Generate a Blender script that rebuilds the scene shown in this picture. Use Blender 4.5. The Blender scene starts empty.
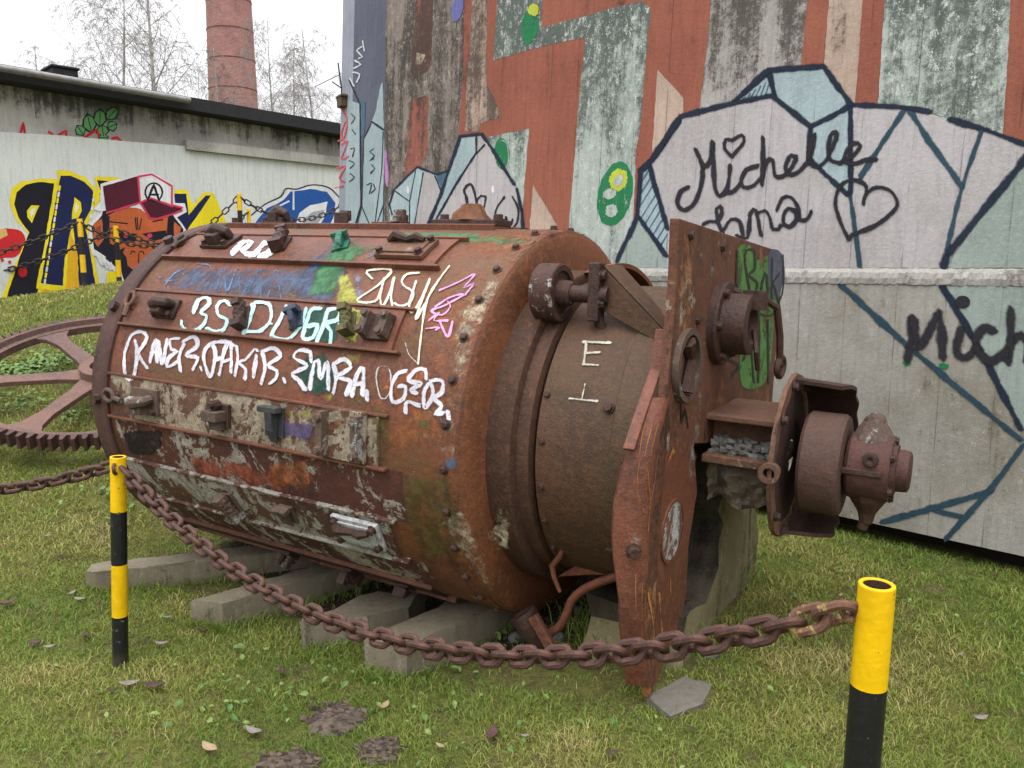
import bpy, math, random
import numpy as np
from mathutils import Vector, Matrix
random.seed(7); RNG = np.random.default_rng(11)
SC = bpy.context.scene; COL = SC.collection
V = Vector; R = math.radians

# ------------------------------------------------------------------ camera, sky, sun, exposure
F = 810.0; PITCH = R(8.3); CAMH = 1.6
cam = bpy.data.objects.new('camera', bpy.data.cameras.new('camera')); COL.objects.link(cam)
cam.location = (0, 0, CAMH); cam.rotation_euler = (R(90) - PITCH, 0, 0)
cam.data.sensor_width = 36; cam.data.lens = 36 * F / 1024; cam.data.clip_end = 1000; cam.data.clip_start = .05
SC.camera = cam
SUN_EL, SUN_AZ = R(70), R(185)          # azimuth measured clockwise from +Y
w = bpy.data.worlds.new('World'); SC.world = w; w.use_nodes = True
nt = w.node_tree; nt.nodes.clear()
sky = nt.nodes.new('ShaderNodeTexSky'); sky.sky_type = 'NISHITA'; sky.sun_disc = False
sky.sun_elevation = SUN_EL; sky.sun_rotation = SUN_AZ; sky.air_density = 1.0; sky.dust_density = 4.0; sky.ozone_density = 1.0
hs = nt.nodes.new('ShaderNodeHueSaturation'); hs.inputs['Saturation'].default_value = .12
mx = nt.nodes.new('ShaderNodeMixRGB'); mx.inputs[0].default_value = .6; mx.inputs[2].default_value = (9.6, 9.7, 10.0, 1)
bg = nt.nodes.new('ShaderNodeBackground'); bg.inputs[1].default_value = .15
wo = nt.nodes.new('ShaderNodeOutputWorld')
nt.links.new(sky.outputs[0], hs.inputs['Color']); nt.links.new(hs.outputs[0], mx.inputs[1])
tcw = nt.nodes.new('ShaderNodeTexCoord'); sxw = nt.nodes.new('ShaderNodeSeparateXYZ'); mrw = nt.nodes.new('ShaderNodeMapRange')   # overcast: the zenith is brighter than the horizon
nt.links.new(tcw.outputs['Generated'], sxw.inputs[0]); nt.links.new(sxw.outputs[2], mrw.inputs[0])
mrw.inputs[1].default_value = 0; mrw.inputs[2].default_value = 1; mrw.inputs[3].default_value = .62; mrw.inputs[4].default_value = 2.6
mlw = nt.nodes.new('ShaderNodeMixRGB'); mlw.blend_type = 'MULTIPLY'; mlw.inputs[0].default_value = 1; nt.links.new(mx.outputs[0], mlw.inputs[1]); nt.links.new(mrw.outputs[0], mlw.inputs[2])
nt.links.new(mlw.outputs[0], bg.inputs[0]); nt.links.new(bg.outputs[0], wo.inputs[0])
sun = bpy.data.objects.new('sun', bpy.data.lights.new('sun', 'SUN')); COL.objects.link(sun)
sun.data.energy = .5; sun.data.angle = R(50); sun.data.color = (1, .97, .92); sun.location = (0, 0, 30)
sd = V((math.sin(SUN_AZ) * math.cos(SUN_EL), math.cos(SUN_AZ) * math.cos(SUN_EL), math.sin(SUN_EL)))
sun.rotation_euler = sd.to_track_quat('Z', 'Y').to_euler()
SC.view_settings.view_transform = 'Standard'; SC.view_settings.look = 'None'
SC.view_settings.exposure = 0.14; SC.view_settings.gamma = 1.0; SC.view_settings.use_curve_mapping = False

# ------------------------------------------------------------------ measuring helpers (survey of the photo)
cp, sp = math.cos(PITCH), math.sin(PITCH); CAM = V((0, 0, CAMH))
def ray(u, v):
    X = (u - 512) / F; Y = (v - 384) / F
    return V((X, cp - Y * sp, -sp - Y * cp))
def hit(u, v, p0, n):
    d = ray(u, v); return CAM + d * ((p0 - CAM).dot(n) / d.dot(n))
def at_z(u, v, z=0.0):
    d = ray(u, v); return CAM + d * ((z - CAMH) / d.z)
def at_y(u, v, y):
    d = ray(u, v); return CAM + d * (y / d.y)
def sstep(a, b, x):
    t = np.clip((x - a) / (b - a), 0, 1); return t * t * (3 - 2 * t)
def gz(x, y):
    """height of the lawn"""
    x = np.asarray(x, float); y = np.asarray(y, float)
    st = np.clip(3.6 + .36 * (x + 2.5 + np.sqrt((x + 2.5) ** 2 + .3)), 3.0, 6.6)
    t = y - st
    sp_ = .3 * np.log1p(np.exp(np.clip(t / .3, -40, 40)))
    h = .285 * sp_
    cap = np.clip(1.30 + .14 * (x + 5.2), 1.15, 1.75) + .015 * (y - 9)
    k = .12
    m = -k * np.log(np.exp(-np.clip(h, 0, 6) / k) + np.exp(-cap / k)) + k * np.log(1 + np.exp(-cap / k))
    m = np.where(h < cap + 3, m, cap)
    m = m * (1 - .85 * sstep(-1.2, .6, x) * sstep(11, 5, y))
    r = .15 * sstep(-.35, .9, x)
    bump = .012 * np.sin(x * 3.1 + y * 1.7) * np.sin(y * 2.3 - x * 1.1) + .006 * np.sin(x * 9 + 1.3 * np.sin(y * 7)) * np.sin(y * 8.3)
    return m + r + bump
def on_lawn(u, v):
    z = 0.0
    for i in range(40):
        p = at_z(u, v, z); z = .5 * z + .5 * float(gz(p.x, p.y))
    return at_z(u, v, z)

# ------------------------------------------------------------------ materials
def s2l(c): return tuple(((x / 255) / 12.92 if x / 255 <= .04045 else ((x / 255 + .055) / 1.055) ** 2.4) for x in c)
class NT:
    def __init__(s, name):
        s.m = bpy.data.materials.new(name); s.m.use_nodes = True; s.t = s.m.node_tree; s.t.nodes.clear()
        s.out = s.t.nodes.new('ShaderNodeOutputMaterial'); s.b = s.t.nodes.new('ShaderNodeBsdfPrincipled')
        s.t.links.new(s.b.outputs[0], s.out.inputs[0])
        s.tc = s.t.nodes.new('ShaderNodeTexCoord'); s.co = s.tc.outputs['Object']
    def n(s, t): return s.t.nodes.new(t)
    def l(s, a, b): s.t.links.new(a, b)
    def put(s, sock, v):
        if hasattr(v, 'links'): s.l(v, sock)
        else: sock.default_value = v if not isinstance(v, tuple) or len(v) != 3 or sock.type == 'VECTOR' else (*v, 1)
    def mapped(s, scale=(1, 1, 1), loc=(0, 0, 0), src=None):
        m = s.n('ShaderNodeMapping'); m.inputs['Scale'].default_value = scale; m.inputs['Location'].default_value = loc
        s.l(src or s.co, m.inputs[0]); return m.outputs[0]
    def noise(s, scale, detail=6, rough=.6, co=None, dist=0):
        x = s.n('ShaderNodeTexNoise'); x.inputs['Scale'].default_value = scale; x.inputs['Detail'].default_value = detail
        x.inputs['Roughness'].default_value = rough; x.inputs['Distortion'].default_value = dist
        s.l(co or s.co, x.inputs['Vector']); return x.outputs['Fac']
    def ramp(s, fac, lo, hi):
        r = s.n('ShaderNodeMapRange'); r.interpolation_type = 'SMOOTHSTEP'
        r.inputs[1].default_value = lo; r.inputs[2].default_value = hi; s.l(fac, r.inputs[0]); return r.outputs[0]
    def math(s, op, a, b=0.0):
        x = s.n('ShaderNodeMath'); x.operation = op; s.put(x.inputs[0], a); s.put(x.inputs[1], b); return x.outputs[0]
    def mix(s, f, a, b, mode='MIX'):
        x = s.n('ShaderNodeMixRGB'); x.blend_type = mode; s.put(x.inputs[0], f); s.put(x.inputs[1], a); s.put(x.inputs[2], b); return x.outputs[0]
    def sep(s, src=None):
        x = s.n('ShaderNodeSeparateXYZ'); s.l(src or s.co, x.inputs[0]); return x.outputs
    def bump(s, h, strength=.4, dist=.01, prev=None):
        x = s.n('ShaderNodeBump'); x.inputs['Strength'].default_value = strength; x.inputs['Distance'].default_value = dist
        s.l(h, x.inputs['Height'])
        if prev: s.l(prev, x.inputs['Normal'])
        s.l(x.outputs[0], s.b.inputs['Normal']); return x.outputs[0]
    def fin(s, col, rough=.8, spec=.3, metal=0.0, alpha=None):
        s.put(s.b.inputs['Base Color'], col); s.put(s.b.inputs['Roughness'], rough)
        s.b.inputs['Specular IOR Level'].default_value = spec; s.b.inputs['Metallic'].default_value = metal
        if alpha is not None: s.put(s.b.inputs['Alpha'], alpha)
        return s.m

DARK, MAIN, ORANGE, PALE = (.026, .0135, .010), (.140, .055, .032), (.215, .072, .026), (.40, .36, .29)
def rust(name, dark=DARK, main=MAIN, orange=ORANGE, paint=None, pamt=0.0, ora=.35, drk=.4, moss=0.0, seed=0.0, rough=.72, lowpaint=None, grit=1.0):
    s = NT(name); M, A = (lambda a, b: s.math('MULTIPLY', a, b)), (lambda a, b: s.math('ADD', a, b))
    co = s.mapped((1, 1, 1), (seed * 3.1, seed * 1.7, seed))
    n1 = s.noise(2.2, 8, .62, co); n2 = s.noise(8, 10, .70, co, .35); n3 = s.noise(34, 8, .72, co); n4 = s.noise(120, 4, .7, co)
    st = s.noise(11, 8, .68, s.mapped((1, 1, .14), (seed, 0, 0)))
    grain = A(M(n2, .45), A(M(n3, .35), M(n4, .2)))
    c = s.mix(s.ramp(n1, .40, .60), main, (main[0] * .66, main[1] * .72, main[2] * .80))
    c = s.mix(M(s.ramp(n3, .47, .60), .55), c, (main[0] * 1.45, main[1] * 1.35, main[2] * 1.2))
    om = A(A(M(grain, .62), M(st, .22)), M(n1, .16))
    c = s.mix(M(s.ramp(om, .605 - ora * .17, .66 - ora * .17), .85), c, orange)
    dm = A(M(grain, .55), M(st, .45))
    c = s.mix(M(s.ramp(dm, .395 + drk * .14, .335 + drk * .14), .88), c, dark)
    if paint is not None:
        pn = A(A(M(s.noise(5.5, 12, .74, s.mapped((1, 1, 1), (seed, 5, 3)), .7), .60), M(st, .2)), M(n3, .2))
        if lowpaint is not None: pn = A(pn, M(s.ramp(s.sep()[2], lowpaint[1], lowpaint[0]), .10))
        pm = s.ramp(pn, .66 - pamt * .30, .672 - pamt * .30)
        pc = s.mix(s.ramp(n3, .40, .62), paint, tuple(x * .55 for x in paint)); pc = s.mix(M(s.ramp(grain, .56, .62), .7), pc, orange)
        c = s.mix(pm, c, pc)
    if moss: c = s.mix(M(s.ramp(A(M(s.noise(3, 6, .65, s.mapped((1, 1, 1), (7, 3, 1))), .7), M(n3, .3)), .47, .58), moss), c, (.070, .066, .022))
    c = s.mix(M(s.ramp(n4, .55, .68), .55 * grit), c, tuple(x * .30 for x in main))
    c = s.mix(M(s.ramp(n4, .44, .32), .40 * grit), c, tuple(min(1, x * 2.1) for x in main))
    h = A(M(n2, .5), A(M(n3, .35), M(n4, .15))); s.bump(h, .8, .018)
    return s.fin(c, s.mix(n3, (rough - .22,) * 3, (rough + .2,) * 3), .35)
def edgealpha(s, wear, scale=30, soft=.30, amp=1.15):
    """ragged, softly sprayed edge: the attribute 'fade' is 0 at a stroke's edge and 1 along its middle"""
    f = s.n('ShaderNodeAttribute'); f.attribute_name = 'fade'; n = s.noise(scale, 8, .75); n2 = s.noise(7, 5, .65)
    v = s.math('ADD', f.outputs['Fac'], s.math('MULTIPLY', s.math('SUBTRACT', n, .5), amp)); v = s.math('ADD', v, s.math('MULTIPLY', s.math('SUBTRACT', n2, .5), 1.4))
    return s.ramp(v, wear, wear + soft), n
def paintm(name, col, wear=.35, rough=.55, scale=34, var=.28):
    """spray paint on rusty steel, worn through in specks"""
    s = NT(name); a, n = edgealpha(s, .16 + wear * .9, scale); n2 = s.noise(9, 6, .65)
    c = s.mix(s.ramp(n2, .40, .60), col, tuple(x * (1 - var) for x in col)); c = s.mix(s.math('MULTIPLY', s.ramp(s.noise(70, 5, .7), .54, .64), .45), c, (.10, .06, .05))
    s.bump(n, .4, .006); return s.fin(c, rough, .3, 0, a)
def softpaint(name, col, bias=0.0, scale=9, col2=None):
    """faded overspray; the mesh attribute 'fade' thins it out to its edge"""
    s = NT(name); f = s.n('ShaderNodeAttribute'); f.attribute_name = 'fade'; n3 = s.noise(42, 8, .75)
    n = s.math('ADD', s.math('MULTIPLY', s.noise(scale, 10, .72, s.mapped((1, 1, 1), (3, 9, 2)), .6), .55), s.math('MULTIPLY', n3, .45))
    c = s.mix(s.ramp(s.noise(18, 8, .72), .42, .58), col, col2 or tuple(x * .5 for x in col)); c = s.mix(s.math('MULTIPLY', s.ramp(n3, .52, .62), .6), c, (.085, .042, .030))
    a = s.ramp(s.math('ADD', n, s.math('MULTIPLY', f.outputs['Fac'], .24 + bias * .6)), .58, .74)
    s.bump(n, .4, .008); return s.fin(c, .68, .3, 0, s.math('MULTIPLY', a, .82))

def wallm(name, col, dirt=.5, peel=None, speck=.4, boards=True, dark=(.035, .032, .030), pale=(.50, .49, .47), seed=0., col2=None, zlo=1.5, zhi=4.6, zamt=.14, fine=1.0):
    """painted or bare shuttered concrete; object x runs along the wall, z up"""
    s = NT(name); M, A, S_ = (lambda a, b: s.math('MULTIPLY', a, b)), (lambda a, b: s.math('ADD', a, b)), (lambda a, b: s.math('SUBTRACT', a, b))
    o = s.mapped((1, 1, 1), (seed * 2.3, 0, seed))
    n1 = s.noise(1.3, 6, .6, o); n2 = s.noise(11, 10, .74, o); n3 = s.noise(48 * fine, 8, .75, o); n4 = s.noise(130 * fine, 4, .7, o)
    st = s.noise(2.4, 9, .68, s.mapped((3.4, 3.4, .20), (seed, 1, 0))); st2 = s.noise(4, 9, .72, s.mapped((8, 8, .5), (0, seed, 0)))
    grain = A(M(n2, .4), A(M(n3, .35), M(n4, .25)))
    c = s.mix(s.ramp(n1, .40, .60), col, col2 or tuple(x * .80 for x in col))
    c = s.mix(M(s.ramp(st2, .46, .60), .45), c, tuple(x * .68 for x in col))
    c = s.mix(M(s.ramp(n3, .45, .60), .30), c, tuple(min(.85, x * 1.22) for x in col))
    z = s.ramp(s.sep()[2], zlo, zhi)
    m = A(A(M(grain, .50), M(st, .34)), M(n1, .16)); m = A(m, M(z, zamt))
    c = s.mix(M(s.ramp(m, .63 - dirt * .17, .70 - dirt * .17), .88), c, dark)
    c = s.mix(M(s.ramp(A(M(grain, .7), M(st2, .3)), .565 - speck * .03, .60), min(.9, .35 + speck)), c, tuple(x * 1.15 for x in dark))
    c = s.mix(M(s.ramp(A(M(s.noise(26, 8, .78, s.mapped((1, 1, .6), (seed + 4, 2, 9))), .6), M(n4, .4)), .585 - speck * .07, .63 - speck * .07), min(1, speck * 1.2)), c, pale)
    s.bump(A(M(n2, .4), A(M(n3, .4), M(n4, .2))), .7, .012)
    if boards:
        x = s.sep()[0]; fx = s.math('FRACT', A(M(x, 4.1), M(s.noise(.8, 2, .5, s.mapped((3, 3, .1))), .35)))
        ln = A(s.ramp(fx, .022, .0), s.ramp(fx, .978, 1.0)); c = s.mix(M(ln, M(s.ramp(st2, .42, .58), .7)), c, tuple(x * .8 for x in dark))
    a = None
    if peel is not None:
        ea, _ = edgealpha(s, .16, 50, .50, .55); pn = A(A(M(s.noise(13, 12, .76, o, .3), .5), M(st2, .25)), M(n3, .25))
        a = M(ea, s.ramp(pn, .30 + peel * .30, .315 + peel * .30))
    return s.fin(c, .9, .22, 0, a)
def plain(name, col, rough=.7, var=.25, scale=12, bump=.2, spec=.35, metal=0.0):
    s = NT(name); n = s.noise(scale, 8, .68); c = s.mix(s.ramp(n, .35, .68), col, tuple(x * (1 - var) for x in col)); s.bump(s.noise(scale * 4, 5), bump, .004)
    return s.fin(c, rough, spec, metal)

# ------------------------------------------------------------------ mesh building
class MB:
    def __init__(s): s.v = []; s.f = []; s.m = []; s.fd = []; s.hasfade = False
    def add(s, vs, fs, mi=0, fd=None):
        o = len(s.v); s.v += [tuple(p) for p in vs]; s.fd += list(fd) if fd is not None else [1.0] * len(vs); s.hasfade |= fd is not None; s.f += [tuple(i + o for i in f) for f in fs]; s.m += [mi] * len(fs)
    def box(s, c, ax, h, mi=0, taper=1.0):
        c = V(c); X, Y, Z = [V(a) for a in ax]; vs = []
        for k in (-1, 1):
            t = taper if k > 0 else 1
            for j in (-1, 1):
                for i in (-1, 1): vs.append(c + X * (i * h[0] * t) + Y * (j * h[1] * t) + Z * (k * h[2]))
        s.add(vs, [(0, 2, 3, 1), (4, 5, 7, 6), (0, 1, 5, 4), (2, 6, 7, 3), (0, 4, 6, 2), (1, 3, 7, 5)], mi)
    def tube(s, pts, r, n=10, mi=0, closed=False, cap=True):
        pts = [V(p) for p in pts]; N = len(pts); rs = r if isinstance(r, (list, tuple)) else [r] * N
        vs = []; prev = None
        for i, p in enumerate(pts):
            if closed: d = pts[(i + 1) % N] - pts[i - 1]
            else: d = pts[min(i + 1, N - 1)] - pts[max(i - 1, 0)]
            d.normalize()
            if prev is None: u = d.orthogonal().normalized()
            else: u = (prev - d * prev.dot(d)); u = u.normalized() if u.length > 1e-6 else d.orthogonal().normalized()
            prev = u; q = d.cross(u)
            for k in range(n):
                a = 2 * math.pi * k / n; vs.append(p + (u * math.cos(a) + q * math.sin(a)) * rs[i])
        fs = []
        for i in range(N if closed else N - 1):
            j = (i + 1) % N
            for k in range(n): fs.append((i * n + k, i * n + (k + 1) % n, j * n + (k + 1) % n, j * n + k))
        if cap and not closed: fs += [tuple(range(n - 1, -1, -1)), tuple(range((N - 1) * n, N * n))]
        s.add(vs, fs, mi)
    def lathe(s, o, ax, prof, n=48, mi=0, a0=0., a1=360., e1=None, jit=0.0):
        """prof: list of (along, radius); e1: zero-angle direction"""
        o = V(o); ax = V(ax).normalized(); e1 = V(e1) if e1 is not None else ax.orthogonal(); e1 = (e1 - ax * e1.dot(ax)).normalized(); e2 = ax.cross(e1)
        full = abs(a1 - a0) > 359.9; N = n if full else n + 1; vs = []
        for (t, r) in prof:
            for k in range(N):
                a = R(a0 + (a1 - a0) * k / n); rr = r + (random.uniform(-jit, jit) if jit else 0)
                vs.append(o + ax * t + (e1 * math.cos(a) + e2 * math.sin(a)) * rr)
        fs = []
        for i in range(len(prof) - 1):
            for k in range(n): 
                k2 = (k + 1) % N
                fs.append((i * N + k, i * N + k2, (i + 1) * N + k2, (i + 1) * N + k))
        s.add(vs, fs, mi)
    def cyl(s, o, ax, r, h, n=24, mi=0, r2=None):
        r2 = r if r2 is None else r2
        s.lathe(o, ax, [(0, 1e-4), (0, r), (h, r2), (h, 1e-4)], n, mi)
    def prism(s, pts, off, mi=0):
        """polygon (list of points) swept by vector off"""
        pts = [V(p) for p in pts]; off = V(off); n = len(pts)
        fs = [tuple(range(n)), tuple(range(2 * n - 1, n - 1, -1))] + [(i, i + n, (i + 1) % n + n, (i + 1) % n) for i in range(n)]
        s.add(pts + [p + off for p in pts], fs, mi)
    def build(s, name, mats, parent=None, smooth=False, bevel=None, angle=40, loc=None):
        me = bpy.data.meshes.new(name)
        o = bpy.data.objects.new(name, me); COL.objects.link(o)
        base = V((0, 0, 0))
        if parent is not None: o.parent = parent; base = root_loc(parent)
        elif loc is not None: base = V(loc); o.location = base
        me.from_pydata([tuple(V(p) - base) for p in s.v], [], s.f)
        mats = mats if isinstance(mats, (list, tuple)) else [mats]
        for m in mats: me.materials.append(m)
        me.polygons.foreach_set('material_index', s.m)
        if s.hasfade:
            at = me.attributes.new('fade', 'FLOAT', 'POINT'); at.data.foreach_set('value', s.fd)
        if smooth:
            me.polygons.foreach_set('use_smooth', [True] * len(me.polygons))
            try: me.set_sharp_from_angle(angle=R(angle))
            except Exception: pass
        if bevel:
            b = o.modifiers.new('bevel', 'BEVEL'); b.width = bevel; b.segments = 2; b.limit_method = 'ANGLE'; b.angle_limit = R(40)
        me.update(); return o
def root_loc(o):
    p = V((0, 0, 0))
    while o is not None: p = p + o.location; o = o.parent
    return p
def tag(o, label=None, cat=None, group=None, kind=None):
    if label: o['label'] = label
    if cat: o['category'] = cat
    if group: o['group'] = group
    if kind: o['kind'] = kind
    return o
def thing(name, loc, label, cat, group=None):
    o = bpy.data.objects.new(name, None); COL.objects.link(o); o.location = loc; o.empty_display_size = .1
    return tag(o, label, cat, group)

def spline(pts, step=3.0, closed=False):
    P = [np.array(p, float) for p in pts]
    if len(P) == 2 and not closed:
        n = max(1, int(np.linalg.norm(P[1] - P[0]) / step)); return [P[0] + (P[1] - P[0]) * i / n for i in range(n + 1)]
    Q = ([P[-1]] + P + [P[0], P[1]]) if closed else ([2 * P[0] - P[1]] + P + [2 * P[-1] - P[-2]])
    out = []
    for i in range(1, len(Q) - 2):
        p0, p1, p2, p3 = Q[i - 1:i + 3]; n = max(1, int(np.linalg.norm(p2 - p1) / step))
        for k in range(n):
            t = k / n
            out.append(.5 * (2 * p1 + (p2 - p0) * t + (2 * p0 - 5 * p1 + 4 * p2 - p3) * t * t + (3 * p1 - p0 - 3 * p2 + p3) * t ** 3))
    if not closed: out.append(P[-1])
    return out
class Painter:
    """lays brush strokes and flat shapes on a real surface; mapper(u, v, off) gives the surface point lifted by off"""
    def __init__(s, mb, mapper): s.mb = mb; s.map = mapper; s.k = 0
    def stroke(s, pts, wd, mi, off=.004, curve=True, jit=.08, step=3.0):
        s.k += 1; base = off + (s.k % 37) * .00002
        Q = spline(pts, step) if curve else sum([spline([pts[i], pts[i + 1]], step)[(0 if i == 0 else 1):] for i in range(len(pts) - 1)], [])
        n = len(Q); rows = []
        for i, q in enumerate(Q):
            d = Q[min(i + 1, n - 1)] - Q[max(i - 1, 0)]; ln = np.linalg.norm(d); d = d / ln if ln > 1e-9 else np.array([1., 0])
            nn = np.array([-d[1], d[0]]); ww = wd * .62 * (1 + jit * math.sin(i * .7 + s.k))
            if i == 0: rows.append((q - d * ww, nn * ww * .6, 0.0))
            rows.append((q, nn * ww, 1.0))
            if i == n - 1: rows.append((q + d * ww, nn * ww * .6, 0.0))
        vs = []; fd = []
        for i, (q, w_, f) in enumerate(rows):
            of = base + i * 4e-6
            for k, ff in ((1, 0.), (0, f), (-1, 0.)):
                A = s.map(q[0] + w_[0] * k, q[1] + w_[1] * k, of)
                if A is None: return
                vs.append(A); fd.append(ff)
        s.mb.add(vs, [f_ for i in range(len(rows) - 1) for f_ in ((3 * i, 3 * i + 1, 3 * i + 4, 3 * i + 3), (3 * i + 1, 3 * i + 2, 3 * i + 5, 3 * i + 4))], mi, fd)
    def poly(s, pts, mi, off=.002, curve=False, step=4.0):
        s.k += 1
        Q = spline(pts, step, True) if curve else pts
        if not curve:
            rr = random.Random(s.k * 31 + 5); out = []
            for i in range(len(Q)):
                a, b = np.array(Q[i], float), np.array(Q[(i + 1) % len(Q)], float); m = max(1, int(np.linalg.norm(b - a) / 5))
                for k in range(m): out.append(a + (b - a) * k / m + (np.array([rr.uniform(-.45, .45), rr.uniform(-.45, .45)]) if k else 0))
            Q = out
        s.mb.add([s.map(q[0], q[1], off + (s.k % 29) * .00001) for q in Q], [tuple(range(len(Q)))], mi)
    def dab(s, c, rx, ry, mi, off=.003, n=20):
        C_ = s.map(c[0], c[1], off); s.mb.add([C_] + [s.map(c[0] + rx * math.cos(2 * math.pi * k / n), c[1] + ry * math.sin(2 * math.pi * k / n), off) for k in range(n)], [(0, 1 + k, 1 + (k + 1) % n) for k in range(n)], mi, [1.0] + [0.0] * n)
    def ell(s, c, rx, ry, mi, off=.003, rot=0, n=40, rag=0.0):
        cr, sr = math.cos(R(rot)), math.sin(R(rot)); pts = []
        for k in range(n):
            a = 2 * math.pi * k / n; j = 1 + rag * random.uniform(-1, 1); x, y = rx * j * math.cos(a), ry * j * math.sin(a)
            pts.append((c[0] + x * cr - y * sr, c[1] + x * sr + y * cr))
        s.poly(pts, mi, off)
def zm(ox, oy, sc): return lambda *pts: [(ox + x / sc, oy + y / sc) for x, y in pts]

# ================================================================== SETTING
# ------------------------------------------------------------------ lawn
def lawn_mat():
    s = NT('lawn_soil'); n1 = s.noise(1.3, 6, .6); n2 = s.noise(9, 8, .7); n3 = s.noise(60, 5, .7)
    c = s.mix(s.ramp(n1, .38, .62), (.11, .13, .03), (.16, .15, .045)); c = s.mix(s.ramp(n2, .46, .66), c, (.115, .085, .045))
    c = s.mix(s.math('MULTIPLY', s.ramp(n3, .4, .65), .6), c, (.03, .035, .010)); s.bump(n3, .8, .02)
    # bare soil under the drum, darkened to paint in the drum's shade
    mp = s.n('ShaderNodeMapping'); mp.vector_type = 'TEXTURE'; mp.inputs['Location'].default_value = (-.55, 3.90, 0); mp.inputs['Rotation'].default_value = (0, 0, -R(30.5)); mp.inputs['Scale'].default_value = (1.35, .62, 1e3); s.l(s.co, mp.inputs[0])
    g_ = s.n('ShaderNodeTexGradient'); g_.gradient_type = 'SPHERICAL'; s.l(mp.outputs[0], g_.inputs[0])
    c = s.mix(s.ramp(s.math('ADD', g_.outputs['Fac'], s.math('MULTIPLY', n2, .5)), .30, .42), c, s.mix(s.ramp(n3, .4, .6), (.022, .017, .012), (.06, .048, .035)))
    return s.fin(c, .95, .15)
xs = np.concatenate([np.linspace(-7, 5, 121), [6.5, 9, 14, 30, 90, 300]]); xs = np.concatenate([[-300, -90, -30, -16, -10], xs])
ys = np.concatenate([[-60, -20, -6, -2], np.linspace(0, 13, 131), [15, 18, 25, 45, 90, 200, 500]])
XX, YY = np.meshgrid(xs, ys); ZZ = gz(np.clip(XX, -9, 6), np.clip(YY, -1, 16))
g = MB(); nx = len(xs); g.v = list(zip(XX.ravel(), YY.ravel(), ZZ.ravel()))
g.f = [(j * nx + i, j * nx + i + 1, (j + 1) * nx + i + 1, (j + 1) * nx + i) for j in range(len(ys) - 1) for i in range(nx - 1)]; g.m = [0] * len(g.f); g.fd = [1.0] * len(g.v)
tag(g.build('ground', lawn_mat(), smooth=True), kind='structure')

# ------------------------------------------------------------------ concrete tower with its mural
W0 = V((-1.13, 7.2, 0)); WD = V((.70711, -.70711, 0)); WB = V((.70711, .70711, 0)); ZL = 1.59; BAT = .06
WN = (WB * -1 + V((0, 0, 1)) * BAT).normalized()
WM = Matrix.Translation(W0) @ Matrix(((WD.x, WB.x, 0, 0), (WD.y, WB.y, 0, 0), (0, 0, 1, 0), (0, 0, 0, 1)))
WMI = WM.inverted()
def wall_up(u, v, off): return WMI @ (hit(u, v, W0 + V((0, 0, ZL)), WN) + WN * off)
LOWY = -.03
def wall_low(u, v, off): return WMI @ (hit(u, v, W0 + WB * LOWY, WB * -1) - WB * off)
SD = V((-.5, .866, 0)); SHV = V((0, 0, 1)) + WB * BAT; SN = SD.cross(SHV).normalized()
if SN.y > 0: SN = -SN
SP0 = W0 + V((0, 0, ZL))
def wall_side(u, v, off): return WMI @ (hit(u, v, SP0, SN) + SN * off)

M_CONC = wallm('bare_concrete', s2l((162, 157, 152)), .66, None, .5, dark=s2l((66, 60, 54)), seed=1, zamt=.12)
M_CONC_DARK = wallm('sooty_concrete', s2l((128, 117, 109)), .85, None, .7, dark=s2l((60, 54, 50)), pale=s2l((165, 156, 148)), seed=2, zlo=0, zhi=1, zamt=.03)
M_LOW = wallm('plinth_concrete', s2l((158, 154, 147)), .62, None, .45, dark=s2l((96, 88, 70)), seed=3, col2=s2l((138, 132, 120)), zamt=0)
M_LEDGE = wallm('rough_ledge', s2l((154, 150, 144)), .75, None, .6, boards=False, dark=s2l((90, 84, 76)), seed=4, zamt=0)
M_RED = wallm('oxide_red_paint', s2l((146, 89, 72)), .46, .14, .20, dark=s2l((78, 54, 46)), pale=s2l((176, 140, 124)), seed=5, col2=s2l((134, 80, 66)), zamt=.05)
M_MINT = wallm('mint_paint', s2l((166, 175, 167)), .76, .16, .75, dark=s2l((72, 78, 74)), pale=s2l((196, 200, 194)), seed=6, col2=s2l((146, 158, 150)), zamt=.13)
M_TAN = wallm('tan_concrete', s2l((182, 160, 145)), .45, .12, .4, dark=s2l((85, 70, 60)), seed=7, zamt=.1)
M_SILVER = wallm('silver_grey_paint', s2l((174, 169, 170)), .40, .07, .30, dark=s2l((112, 106, 102)), seed=8, col2=s2l((160, 154, 153)), zamt=.0)
M_TEAL = wallm('pale_teal_paint', s2l((158, 174, 178)), .34, .08, .2, dark=s2l((100, 112, 112)), seed=9, zamt=0)
M_TEALG = wallm('teal_green_paint', s2l((150, 162, 155)), .5, .12, .2, dark=s2l((88, 100, 92)), seed=10, zamt=0)
M_NAVY = wallm('navy_spray', s2l((36, 44, 60)), .0, .03, .08, boards=False, dark=(.01, .012, .016), pale=s2l((120, 120, 124)), seed=11, zamt=0)
M_NAVYT = wallm('teal_navy_spray', s2l((48, 72, 86)), .0, .10, .1, boards=False, dark=(.012, .02, .026), pale=s2l((120, 126, 128)), seed=12, zamt=0)
M_BLACK = wallm('black_spray', s2l((46, 44, 50)), .0, .03, .06, boards=False, dark=(.01, .01, .012), pale=s2l((90, 88, 92)), seed=13, zamt=0)
M_GREEN = wallm('green_spray', s2l((42, 122, 78)), .1, .42, .2, boards=False, dark=(.01, .07, .03), seed=14, zamt=0)
M_YELG = wallm('yellow_green_spray', s2l((182, 190, 70)), .0, .2, .1, boards=False, dark=(.2, .2, .05), seed=15, zamt=0)
M_PURP = wallm('violet_spray', s2l((104, 106, 160)), .0, .14, .1, boards=False, dark=(.06, .06, .15), seed=16, zamt=0)
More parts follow.
